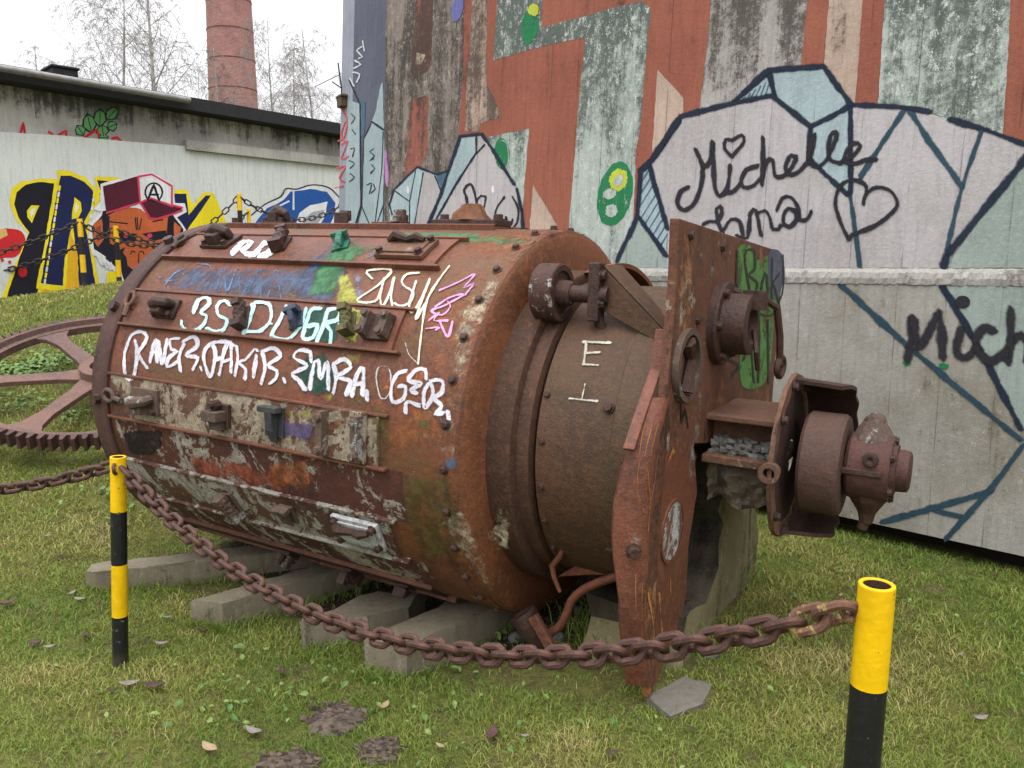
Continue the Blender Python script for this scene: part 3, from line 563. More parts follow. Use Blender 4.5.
# leaf and red letter tips on the render above
for a, b, wd in [((430, 390), (392, 332), 44), ((470, 380), (445, 270), 58), ((510, 350), (512, 245), 56), ((540, 310), (605, 240), 48), ((545, 350), (602, 325), 44), ((530, 395), (520, 330), 52), ((500, 400), (560, 395), 30)]:
    A, B = np.array(yA(a)[0]), np.array(yA(b)[0]); d = B - A; nn = np.array([-d[1], d[0]]) / np.linalg.norm(d) * wd / 5.12 * .72
    shp = lambda s_, t0: [tuple(A + d * (t0 * .1)), tuple(A + d * .4 + nn * s_), tuple(A + d * .75 + nn * s_ * .7), tuple(B - d * (t0 * .12)), tuple(A + d * .75 - nn * s_ * .7), tuple(A + d * .4 - nn * s_)]
    pu.poly(shp(1, 0), bLD, .003); pu.poly(shp(.72, 1), bLF, .0042); pu.stroke([tuple(A + d * .1), tuple(B - d * .1)], .7, bLD, .0052, False)
for P_ in [((105, 372), (118, 320), (126, 372)), ((250, 368), (270, 384)), ((295, 386), (338, 362), (338, 386)), ((430, 398), (495, 356), (505, 390)), ((575, 402), (598, 396), (618, 414))]: pu.stroke(yA(*P_), 2.0, bR, .0060, False)
bld = lb.build('long_building', BMATS); bld.matrix_world = BM
tag(bld, 'long low building with dark roof and mural of an ape in a cap', 'building')
M_ROOF = plain('roofing_felt', (.022, .021, .023), .85, .3); M_GUT = plain('zinc_gutter', (.24, .23, .22), .5, .3, spec=.5, metal=.4)
def bpart(mb, name, mat, **k):
    o = mb.build(name, mat, **k); o.parent = bld; return o
rf = MB(); rf.prism([V((-9, -.32, hR(-9))), V((7, -.32, hR(7))), V((7, -.32, hR(7) + .16)), V((-9, -.32, hR(-9) + .16))], (0, 5.6, .05))
bpart(rf, 'roof', M_ROOF)
xg = b_up(177, 100, 0).x
gt = MB(); gt.lathe((xg, -.39, hR(xg) + .10), (-1, 0, .026), [(0, .04), (8.5, .04)], 14, 0, 0, 360, (0, 0, -1)); gt.lathe((xg, -.39, hR(xg) + .10), (-1, 0, .026), [(0, 1e-3), (0, .04)], 14)
for k in range(9): gt.lathe((xg - .03 - k * .9, -.39, hR(xg) + .10 + .026 * (.03 + .9 * k)), (-1, 0, .026), [(0, .041), (0, .046), (.03, .046), (.03, .041)], 14)
bpart(gt, 'gutter', M_GUT, smooth=True)
xv = b_up(85, 75, 0).x
vt = MB(); vt.box((xv, .9, hR(xv) + .36), E3, (.15, .2, .10)); vt.box((xv, .9, hR(xv) + .475), E3, (.17, .22, .016))
bpart(vt, 'roof_vent', M_ROOF, bevel=.01)

# ------------------------------------------------------------------ brick chimney far behind
def brick_mat():
    s = NT('chimney_brick'); b = s.n('ShaderNodeTexBrick'); b.inputs['Scale'].default_value = 1
    sx = s.sep(); ang = s.math('MULTIPLY', s.math('ARCTAN2', sx[1], sx[0]), 1.75)
    cb = s.n('ShaderNodeCombineXYZ'); s.l(ang, cb.inputs[0]); s.l(sx[2], cb.inputs[1]); s.l(cb.outputs[0], b.inputs['Vector'])
    b.inputs['Brick Width'].default_value = .26; b.inputs['Row Height'].default_value = .09; b.inputs['Mortar Size'].default_value = .012
    for k, c in (('Color1', s2l((150, 98, 92))), ('Color2', s2l((128, 80, 76))), ('Mortar', s2l((165, 140, 135)))): b.inputs[k].default_value = (*c, 1)
    n = s.noise(.7, 8, .65); c = s.mix(s.math('MULTIPLY', s.ramp(n, .45, .7), .45), b.outputs[0], s2l((104, 72, 70)))
    c = s.mix(s.math('MULTIPLY', s.ramp(s.noise(3, 8, .7), .5, .7), .4), c, s2l((176, 140, 134)))
    return s.fin(c, .9, .2)
CY = 62.0; ct = at_y(231.5, 60, CY); CX = ct.x
ch = MB(); r_ = lambda z: 1.98 - .0195 * z
ch.lathe((CX, CY, 0), (0, 0, 1), [(0, r_(0)), (36, r_(36)), (36, .6)], 40)
cho = ch.build('chimney', brick_mat(), smooth=True, loc=(CX, CY, 0))
tag(cho, 'tall round red brick factory chimney rising behind the low building', 'chimney')
M_BAND = plain('chimney_band', s2l((88, 60, 60)), .7)
for z in np.arange(10.2, 36, 2.05):
    bd = MB(); bd.lathe((CX, CY, z), (0, 0, 1), [(0, r_(z) + .002), (0, r_(z) + .03), (.05, r_(z) + .03), (.05, r_(z) + .002)], 40); bd.build('band', M_BAND, cho)

# ------------------------------------------------------------------ bare birches behind
M_BARK = plain('birch_bark', (.42, .40, .38), .85, .6, 6); M_TWIG = plain('birch_twig', (.23, .20, .19), .9, .3)
def birch(loc, h, lean, label, seed, spread=1.0, dens=1.0):
    rr = random.Random(seed); t = thing('birch_tree', loc, label, 'tree', 'bare birches behind the low building')
    tr = MB(); cr = MB(); L = V(loc); n = 10; pts = []
    for i in range(n + 1):
        f = i / n; pts.append(L + V((lean[0] * f * f + .12 * math.sin(f * 5 + seed), lean[1] * f, h * f)))
    rad = [max(.018, h * .0105 * (1 - i / n) ** .9) for i in range(n + 1)]; tr.tube(pts, rad, 7); tr.build('trunk', M_BARK, t, smooth=True)
    def grow(p, d, ln, r, lv):
        seg = 4; P = [p]; q = p.copy(); dd = d.copy()
        for i in range(seg):
            dd = (dd + V((rr.uniform(-.22, .22), rr.uniform(-.22, .22), (.10 if lv == 0 else -.10 - .10 * lv)))).normalized(); q = q + dd * (ln / seg); P.append(q.copy())
        cr.tube(P, [r * (1 - .75 * i / seg) for i in range(seg + 1)], 3, cap=False)
        if lv >= 3: return
        for _ in range(int((6 if lv < 2 else 5) * dens)):
            k = rr.randint(1, seg); dv = (P[k] - P[k - 1]).normalized(); side = V((rr.uniform(-1, 1), rr.uniform(-1, 1), rr.uniform(-.5, .6))).normalized()
            grow(P[k], (dv * .75 + side * .8).normalized(), ln * rr.uniform(.38, .62), max(.0045, r * .45), lv + 1)
    for i in range(int(26 * dens)):
        f = .22 + .76 * i / (26 * dens); k = min(n - 1, int(f * n)); p = pts[k].lerp(pts[k + 1], f * n - k); az = rr.uniform(0, 6.28)
        grow(p, V((math.cos(az) * .75, math.sin(az) * .75, .65)).normalized(), h * (.26 * (1 - f) + .06) * spread, h * .0022 * (1.3 - f), 0)
    cr.build('crown', M_TWIG, t)
for (u, Y, h, ln, lab, sd2, spd) in [(128, 30, 11.3, (.5, 0), 'tall forked bare birch left of the brick chimney', 4, 1.15), (172, 27, 11.6, (-.5, 0), 'bare birch nearest the left edge of the brick chimney', 9, 1.1), (222, 34, 9.3, (.1, 0), 'slim pale birch standing in front of the brick chimney', 17, .5),
        (47, 36, 9.8, (.2, 0), 'small bare birch above the roof vent', 23, .9), (276, 38, 11.5, (.2, 0), 'bare birch just right of the brick chimney', 31, 1.1), (318, 33, 9.8, (-.2, 0), 'bare birch beside the tower edge', 37, 1.1), (-10, 34, 9.0, (.2, 0), 'bare birch at the far left edge', 43, 1.0), (300, 46, 12.5, (.2, 0), 'distant bare birch between chimney and tower', 51, 1.0)]:
    p = at_y(u, 266, Y); birch((p.x, Y, .9), h, ln, lab, sd2, spd, 1.08)

# ================================================================== THE OLD MILL DRUM
yaw, tilt = R(30.5), R(-1.7)
AX = V((math.cos(yaw) * math.cos(tilt), -math.sin(yaw) * math.cos(tilt), math.sin(tilt))); BX = V((math.sin(yaw), math.cos(yaw), 0)); UP = AX.cross(BX) * 1.0
if UP.z < 0: UP = -UP
C0 = V((.227, 3.434, .928)); RAD = .82
def D(s, b, u): return C0 + AX * s + BX * b + UP * u
def pol(s, th, r): t = R(th); return C0 + AX * s - BX * (math.cos(t) * r) + UP * (math.sin(t) * r)
def tri(th): t = R(th); return (AX, BX * math.sin(t) + UP * math.cos(t), -BX * math.cos(t) + UP * math.sin(t))   # along, around, outward
def cyl_hit(u, v, r):
    d = ray(u, v); o = CAM - C0; dp = d - AX * d.dot(AX); op = o - AX * o.dot(AX); a, b, c = dp.dot(dp), 2 * dp.dot(op), op.dot(op) - r * r; q = b * b - 4 * a * c
    if q < 0: return None
    return CAM + d * ((-b - math.sqrt(q)) / (2 * a))
def sth(P): q = P - C0; return q.dot(AX), math.degrees(math.atan2(q.dot(UP), -q.dot(BX)))
STRAPS = [(82.5, 97), (52.5, 67.5), (25.2, 36.8), (-4.6, 8.2), (-34, -20.5), (-64, -50), (113, 126), (143, 156)]; S0, S1, SH = -1.925, -.345, .013
def skin(s, th): return RAD + (SH if S0 < s < S1 and any(a < th < b for a, b in STRAPS) else 0)
def drum_map(u, v, off):
    P = cyl_hit(u, v, RAD + off)
    if P is None: return None
    s_, t_ = sth(P); r = skin(s_, t_)
    if r > RAD: P = cyl_hit(u, v, r + off)
    return P
mill = thing('mill_drum', C0 - V((0, 0, C0.z)) + AX * -.9, 'huge rusty steel mill drum covered in sprayed names, lying on concrete beams', 'mill drum')

M_SH = rust('drum_rust', main=(.158, .053, .028), orange=(.31, .098, .030), paint=(.40, .36, .29), pamt=.10, ora=.38, drk=.48, moss=.45, seed=1, lowpaint=(-.55, .2), rough=.58)
M_FACE = rust('drum_end_rust', main=(.185, .068, .031), orange=(.29, .095, .030), paint=(.34, .25, .14), pamt=.03, ora=.5, drk=.16, seed=2, rough=.6)
M_RIMB = rust('rim_band_rust', main=(.14, .055, .030), orange=(.30, .12, .04), paint=(.50, .46, .38), pamt=.22, ora=.6, drk=.25, seed=5)
M_STR = [rust('strap_rust', main=(.148, .055, .033), ora=.3, drk=.42, seed=3, rough=.56), rust('strap_cream_peeling', main=(.11, .05, .03), paint=(.35, .29, .21), pamt=.56, ora=.4, drk=.25, seed=6),
         rust('strap_grey_peeling', main=(.10, .043, .028), paint=(.38, .36, .31), pamt=.58, ora=.35, drk=.45, seed=7), rust('strap_dark_rust', main=(.07, .035, .023), paint=(.3, .27, .23), pamt=.30, ora=.15, drk=.6, seed=8)]
M_PANEL = rust('panel_peeling', main=(.085, .028, .020), orange=(.28, .11, .03), paint=(.42, .38, .32), pamt=.46, ora=.25, drk=.4, seed=9)
M_IRON = rust('dark_cast_iron', main=(.058, .028, .021), orange=(.12, .05, .027), ora=.25, drk=.5, seed=10, rough=.55)
M_IRONG = rust('chalky_iron', main=(.10, .065, .05), paint=(.38, .38, .37), pamt=.40, ora=.2, drk=.4, seed=11)
M_BODY = rust('neck_rust', main=(.088, .043, .024), orange=(.135, .055, .027), ora=.22, drk=.2, moss=.18, seed=12, rough=.58)
M_PLATE = rust('plate_rust', main=(.125, .050, .029), orange=(.33, .14, .045), paint=(.42, .34, .24), pamt=.26, ora=.55, drk=.45, seed=13)
M_SKIRT = rust('skirt_rust', main=(.155, .054, .032), orange=(.32, .14, .05), ora=.32, drk=.10, paint=(.35, .28, .2), pamt=-.02, seed=14, rough=.5)
M_FLNG = rust('flange_rust', main=(.14, .07, .045), orange=(.25, .12, .06), paint=(.40, .33, .25), pamt=.3, ora=.5, drk=.4, seed=15)

# shell
sh = MB(); prof = [(-2.0 + 2.0 * i / 40 - 0, RAD) for i in range(41)]; prof = [(s, r) for s, r in prof if s <= -.03] + [(-.022, RAD - .001), (-.008, RAD - .006), (0, RAD - .018)]
sh.lathe(C0, AX, prof, 160, 0, e1=-BX)
# sprayed names, worn colour clouds
SPN = [('spray_white', s2l((216, 212, 222)), .10), ('spray_mint', s2l((186, 226, 222)), .06), ('spray_cream', s2l((226, 220, 200)), .10), ('spray_pink', s2l((208, 148, 196)), .14), ('spray_blue', s2l((92, 116, 150)), .68), ('spray_sky', s2l((100, 150, 180)), .3), ('spray_black', (.018, .017, .018), .12), ('spray_fade_white', s2l((205, 200, 200)), .5)]
SPM = [paintm(n, c, wv) for n, c, wv in SPN]; gW, gM, gC, gP, gB, gS, gK, gF = range(1, 9)
CLD = [softpaint('cloud_blue', s2l((84, 100, 128)), -.08, 12), softpaint('cloud_green', s2l((70, 128, 84)), .04, 9, s2l((52, 92, 60))), softpaint('cloud_teal', s2l((34, 84, 70)), .08), softpaint('cloud_yellow', s2l((172, 170, 78)), .0, 12), softpaint('cloud_lilac', s2l((132, 124, 142)), .02), softpaint('cloud_orange', s2l((180, 108, 66)), -.10, 14), softpaint('cloud_black', (.014, .012, .012), .4), softpaint('cloud_moss', s2l((104, 92, 50)), -.10, 14), softpaint('cloud_violet', s2l((98, 86, 124)), .1), softpaint('cloud_red', s2l((172, 92, 70)), -.08, 18), softpaint('cloud_cream', s2l((196, 182, 156)), -.16, 22), softpaint('cloud_rim_orange', (.33, .115, .034), -.13, 13, (.22, .075, .03)), softpaint('cloud_rim_pale', (.48, .42, .33), -.27, 24)]
cBL, cGR, cTE, cYE, cLI, cOR, cBK, cMO, cVI, cRE, cCR, cRO, cRP = range(9, 22)
def cloud(poly, mi, off=.0018, n=26, soft=10.0, mapper=drum_map):
    P = np.array(poly, float); x0, y0 = P.min(0); x1, y1 = P.max(0); st = max(3.0, max(x1 - x0, y1 - y0) / n)
    gx = np.arange(x0, x1 + st, st); gy = np.arange(y0, y1 + st, st)
    def inside_d(q):
        ins = False; dm = 1e9; m = len(P)
        for i in range(m):
            a, b = P[i], P[(i + 1) % m]
            if (a[1] > q[1]) != (b[1] > q[1]) and q[0] < (b[0] - a[0]) * (q[1] - a[1]) / (b[1] - a[1]) + a[0]: ins = not ins
            ab = b - a; t = max(0, min(1, np.dot(q - a, ab) / np.dot(ab, ab))); dm = min(dm, np.linalg.norm(a + ab * t - q))
        return dm if ins else -dm
    idx = {}; vs = []; fd = []
    for j, y in enumerate(gy):
        for i, x in enumerate(gx):
            d = inside_d(np.array((x, y)))
            if d < -st * 1.5: continue
            p = mapper(x, y, off)
            if p is None: continue
            idx[(i, j)] = len(vs); vs.append(p); fd.append(max(0, min(1, d / soft)))
    fs = [(idx[(i, j)], idx[(i + 1, j)], idx[(i + 1, j + 1)], idx[(i, j + 1)]) for (i, j) in idx if (i + 1, j) in idx and (i, j + 1) in idx and (i + 1, j + 1) in idx]
    sh.add(vs, fs, mi, fd)
r5 = zm(90, 210, 3.657); q4 = zm(80, 200, 5.12); q5 = zm(250, 220, 5.12); q6 = zm(260, 320, 5.12); qc = zm(100, 320, 5.12); r6 = zm(330, 200, 3.657)
cloud(r5((290, 200), (440, 190), (760, 200), (860, 150), (900, 200), (800, 340), (420, 330), (250, 320)), cBL, .0015)
cloud(q5((380, 120), (500, 100), (520, 220), (480, 380), (420, 440), (220, 440), (190, 360), (280, 220)), cBL, .0018, soft=7)
cloud(q5((430, 110), (720, 120), (560, 210), (500, 260), (440, 400), (270, 420), (330, 240)), cGR, .0021, soft=8)
cloud([(395, 226), (560, 234), (520, 244), (430, 246), (380, 236)], cGR, .0017, soft=6)
cloud(q5((300, 440), (480, 440), (490, 560), (430, 640), (260, 640)), cTE, .0024, soft=6)
cloud(q6((180, 170), (330, 150), (420, 240), (380, 390), (200, 400), (160, 330)), cTE, .0020, soft=10)
cloud(q5((440, 280), (520, 250), (600, 440), (600, 520), (560, 640), (480, 640), (420, 430)), cYE, .0027, soft=7)
cloud(q6((380, 150), (540, 150), (520, 240), (420, 260)), cYE, .0022, soft=10); cloud(q6((320, 340), (400, 380), (380, 430), (300, 420)), cYE, .0022, soft=8)
cloud(q5((495, 250), (600, 260), (590, 400), (620, 500), (520, 380)), cLI, .0030, soft=8); cloud(q5((560, 200), (650, 130), (660, 210)), cLI, .0022, soft=4)
cloud(q6((690, 210), (920, 230), (900, 320), (560, 420), (590, 330)), cOR, .0015, soft=9); cloud(r6((440, 420), (600, 250), (640, 300), (540, 500), (500, 700), (440, 640)), cCR, .0016, soft=8)
cloud(q6((760, 480), (900, 480), (890, 590), (760, 580)), cMO, .0020, soft=8); cloud(q6((540, 400), (700, 450), (680, 768), (560, 768)), cMO, .0017, soft=10)
cloud(q6((740, 550), (900, 580), (860, 620), (760, 600)), cCR, .0023, soft=5)
cloud([(395, 470), (460, 470), (480, 560), (420, 570), (396, 520)], cMO, .0017, soft=14)
cloud(qc((105, 570), (320, 560), (320, 650), (260, 700), (150, 690)), cBK, .0030, soft=4)

cloud([(445, 455), (457, 455), (457, 472), (443, 470)], cBL, .0030, soft=2)
cloud([(190, 448), (300, 470), (290, 498), (180, 475)], cRE, .0030, soft=9); cloud([(262, 460), (310, 455), (318, 490), (270, 492)], cOR, .0034, soft=8)
cloud(q6((100, 500), (290, 520), (280, 640), (60, 600)), cVI, .0030, soft=7); cloud(q6((60, 440), (290, 460), (280, 520), (90, 500)), cYE, .0027, soft=8)
cloud(qc((640, 540), (920, 620), (900, 500), (700, 430)), cCR, .0020, soft=9)
cloud([(432, 520), (466, 500), (500, 590), (480, 590)], cCR, .0020, soft=9); cloud([(497, 500), (520, 520), (512, 560), (480, 545)], cCR, .0022, soft=10)
for mi_, off_, sa, sb, sm in ((cRO, .0009, -.42, -.012, .16), (cRP, .0012, -.20, -.012, .06)):
    vs, fd, na, nb = [], [], 150, 14
    for i in range(na + 1):
        th_ = -100 + 230 * i / na
        for j in range(nb + 1):
            s_ = sa + (sb - sa) * j / nb; vs.append(pol(s_, th_, RAD + off_)); fd.append(min(1, (s_ - sa) / sm) * (.75 + .25 * math.sin(th_ * .21)))
    sh.add(vs, [(i * (nb + 1) + j, i * (nb + 1) + j + 1, (i + 1) * (nb + 1) + j + 1, (i + 1) * (nb + 1) + j) for i in range(na) for j in range(nb)], mi_, fd)
dp = Painter(sh, drum_map)
# top row 'W', faded blue row
for p in [r5((520, 160), (560, 115), (590, 118), (560, 150), (600, 160), (640, 120), (690, 112), (660, 150), (620, 172))]: dp.stroke(p, 7, gW, .0036)
for p in [r5((270, 260), (330, 250), (345, 215), (300, 240), (275, 290), (360, 300), (430, 250), (440, 205), (390, 195)), r5((460, 290), (490, 210), (500, 300), (540, 210), (550, 300)), r5((585, 220), (570, 310), (620, 220), (625, 320)), r5((650, 320), (680, 220), (700, 330)), r5((250, 245), (262, 248))]: dp.stroke(p, 5.6, gB, .0034)
# mint 'BS D.LIGR'
mm = lambda *p: [dp.stroke(r5(*q), 4.4, gM, .0044) for q in p]
mm(((378, 375), (395, 330), (425, 318), (438, 340), (405, 375), (425, 385), (418, 415), (385, 440), (340, 432), (335, 405)), ((512, 348), (490, 330), (465, 350), (470, 385), (500, 400), (490, 435), (455, 445), (428, 432)),
   ((600, 350), (585, 400), (560, 455)), ((570, 445), (625, 440), (660, 400), (655, 345), (605, 335), (590, 350)), ((655, 410), (662, 415)), ((718, 350), (695, 400), (665, 460), (725, 472), (770, 420), (790, 360)), ((845, 360), (810, 365), (785, 430), (780, 470), (815, 465), (832, 420), (800, 425)), ((870, 365), (850, 430), (828, 485)), ((870, 365), (912, 360), (905, 400), (860, 415), (880, 440), (878, 490)), ((908, 425), (915, 418)))
# white 'RAVER.FAKIR.EMBA, OGER.'
ww_ = lambda f, wd, *p: [dp.stroke(f(*q), wd, gW, .0038) for q in p]
ww_(qc, 4.3, ((180, 105), (190, 170), (172, 290), (130, 290), (125, 180), (160, 80), (210, 60), (240, 85), (215, 140), (195, 170), (240, 245)), ((255, 215), (285, 100), (292, 215)), ((262, 165), (290, 160)), ((300, 110), (318, 225), (345, 100)), ((405, 95), (360, 100), (365, 150), (395, 160), (350, 195), (345, 240), (395, 215)),
    ((430, 120), (405, 190), (412, 260)), ((425, 110), (480, 85), (500, 130), (440, 180), (500, 195), (475, 255)), ((515, 240), (520, 258)), ((575, 120), (590, 180), (565, 290), (530, 190), (560, 125), (640, 110), (680, 130)), ((585, 205), (625, 195)), ((610, 280), (640, 150), (668, 115), (672, 210), (670, 265)), ((625, 215), (670, 200)),
    ((700, 135), (705, 200), (690, 285)), ((790, 150), (740, 205), (705, 215), (745, 250), (742, 300)), ((800, 180), (785, 290)), ((800, 150), (806, 158)), ((830, 160), (845, 240), (825, 325)), ((830, 160), (890, 145), (925, 185), (860, 230), (905, 260), (900, 300), (868, 325)), ((940, 300), (945, 318)))
ww_(q6, 5.0, ((262, 215), (255, 165), (200, 155), (172, 190), (240, 235), (165, 275), (200, 310), (230, 355)), ((255, 350), (278, 215), (300, 205), (310, 300), (345, 215), (350, 355)), ((375, 225), (390, 300), (375, 375)), ((375, 225), (430, 200), (465, 240), (400, 290), (462, 315), (440, 380)), ((470, 385), (500, 270), (530, 250), (525, 380)), ((485, 330), (525, 320)), ((548, 365), (550, 410)))
dp.stroke(q6((660, 240), (610, 240), (595, 300), (620, 400), (660, 380), (670, 280), (655, 245)), 4.2, gF, .0038)
ww_(q6, 5.0, ((745, 260), (700, 280), (672, 350), (680, 420), (735, 400), (745, 340), (710, 340)), ((850, 300), (845, 255), (800, 255), (760, 310), (825, 325), (770, 360), (800, 375)), ((745, 470), (755, 420), (825, 440), (780, 425)), ((870, 310), (885, 380), (845, 450), (840, 370), (880, 310), (935, 315), (930, 370), (890, 400), (930, 440), (900, 480), (935, 475)), ((960, 470), (968, 505)))
# cream 'ZUSU/' and pink tag
cs = lambda wd, *p: [dp.stroke(q5(*q), wd, gC, .0046) for q in p]
cs(2.8, ((625, 300), (600, 260), (722, 255), (660, 330), (548, 410), (640, 415), (675, 345)), ((685, 300), (666, 400), (680, 438), (712, 380), (738, 290), (722, 380), (728, 436)), ((865, 270), (805, 276), (776, 315), (800, 345), (836, 370), (820, 420), (770, 440), (740, 425)), ((850, 312), (815, 430), (826, 474), (868, 420), (922, 298), (880, 410), (850, 505), (895, 430)), ((1020, 235), (950, 330), (900, 430), (875, 600), (860, 735)))
dp.stroke(q5((860, 735), (815, 690), (795, 630)), 2.4, gF, .0046)
q7 = zm(330, 200, 3.657)
for p in [((400, 330), (470, 300), (530, 270), (490, 320), (525, 305), (495, 345)), ((385, 390), (440, 355), (490, 345), (420, 385), (370, 405), (410, 420), (440, 390), (430, 370)), ((360, 440), (400, 410), (380, 440), (430, 440)), ((350, 470), (400, 465), (385, 475)), ((400, 440), (430, 500), (448, 445))]: dp.stroke(q7(*p), 3.0, gP, .0046)
shell = sh.build('shell', [M_SH] + SPM + CLD, mill, smooth=True, angle=30)
# rim at the far end with its bolts
rm = MB(); rm.lathe(C0, AX, [(-2.06, .60), (-2.06, RAD + .012), (-2.055, RAD + .022), (-1.965, RAD + .022), (-1.955, RAD + .014), (-1.955, RAD)], 120); rim = rm.build('end_rim', rust('end_rim_rust', main=(.075, .036, .030), ora=.1, drk=.45, seed=21, paint=(.25, .2, .15), pamt=-.02), mill, smooth=True, angle=30)
for th in range(-60, 200, 30):
    b_ = MB(); t_ = tri(th); b_.cyl(pol(-2.01, th, RAD + .018), t_[2], .026, .03, 8); b_.build('bolt', M_IRON, rim)
# end disk
dk = MB(); dk.lathe(C0, AX, [(0, RAD - .018), (.006, RAD - .03), (.010, .70), (.012, .58)], 128, e1=-BX); dk.build('end_disk', M_FACE, mill, smooth=True)
# straps and panels between them
for i, (a0, a1) in enumerate(STRAPS):
    m_ = M_STR[{3: 1, 4: 2, 5: 3}.get(i, 0)]
    st_ = MB(); n = 10; vs = []; ns = 24
    for k in range(n + 1):
        th = a0 + (a1 - a0) * k / n
        for j in range(ns + 1): vs.append(pol(S0 + (S1 - S0) * j / ns, th, RAD + SH - .0006))
    st_.add(vs, [(k * (ns + 1) + j, k * (ns + 1) + j + 1, (k + 1) * (ns + 1) + j + 1, (k + 1) * (ns + 1) + j) for k in range(n) for j in range(ns)])
    for th in (a0, a1):
        up_ = [pol(S0 + (S1 - S0) * j / ns, th, RAD + SH - .0006) for j in range(ns + 1)]; dn = [pol(S0 + (S1 - S0) * j / ns, th, RAD - .004) for j in range(ns + 1)]
        st_.add(up_ + dn, [(j, j + 1, ns + 2 + j, ns + 1 + j) for j in range(ns)])
    for s_ in (S0, S1):
        up_ = [pol(s_, a0 + (a1 - a0) * k / n, RAD + SH - .0006) for k in range(n + 1)]; dn = [pol(s_, a0 + (a1 - a0) * k / n, RAD - .004) for k in range(n + 1)]
        st_.add(up_ + dn, [(k, k + 1, n + 2 + k, n + 1 + k) for k in range(n)])
    st_o = st_.build('strap', m_, mill)
    for th, mm_ in ((a0, 1), (a1, 0)):     # the folded lips along each strap
        lp = MB(); t_ = tri(th); mid = pol((S0 + S1) / 2 + .01, th + (-.45 if mm_ else .45), RAD + .010)
        lp.box(mid, t_, ((S1 - S0) / 2 + .03, .006, .016 if mm_ else .010)); lp.build('lip', M_STR[0] if i != 4 else M_STR[2], st_o, bevel=.003)
for (a0, a1) in ((-20, -5.2), (-49.5, -34.6)):
    pn = MB(); n = 8; ns = 20; vs = [pol(S0 + (S1 + .1 - S0) * j / ns, a0 + (a1 - a0) * k / n, RAD + .0011) for k in range(n + 1) for j in range(ns + 1)]
    pn.add(vs, [(k * (ns + 1) + j, k * (ns + 1) + j + 1, (k + 1) * (ns + 1) + j + 1, (k + 1) * (ns + 1) + j) for k in range(n) for j in range(ns)]); pn.build('lining_panel', M_PANEL, mill, smooth=True)
# rim bolts at the near end
for th in np.arange(-58, 130, 11.05):
    b_ = MB(); t_ = tri(th); p_ = pol(-.055, th + .4, RAD); b_.lathe(p_ - t_[2] * .003, t_[2], [(0, 1e-4), (0, .020), (.006, .020), (.007, .0145), (.018, .013), (.021, .009), (.021, 1e-4)], 9); b_.build('rim_bolt', M_IRON, mill)
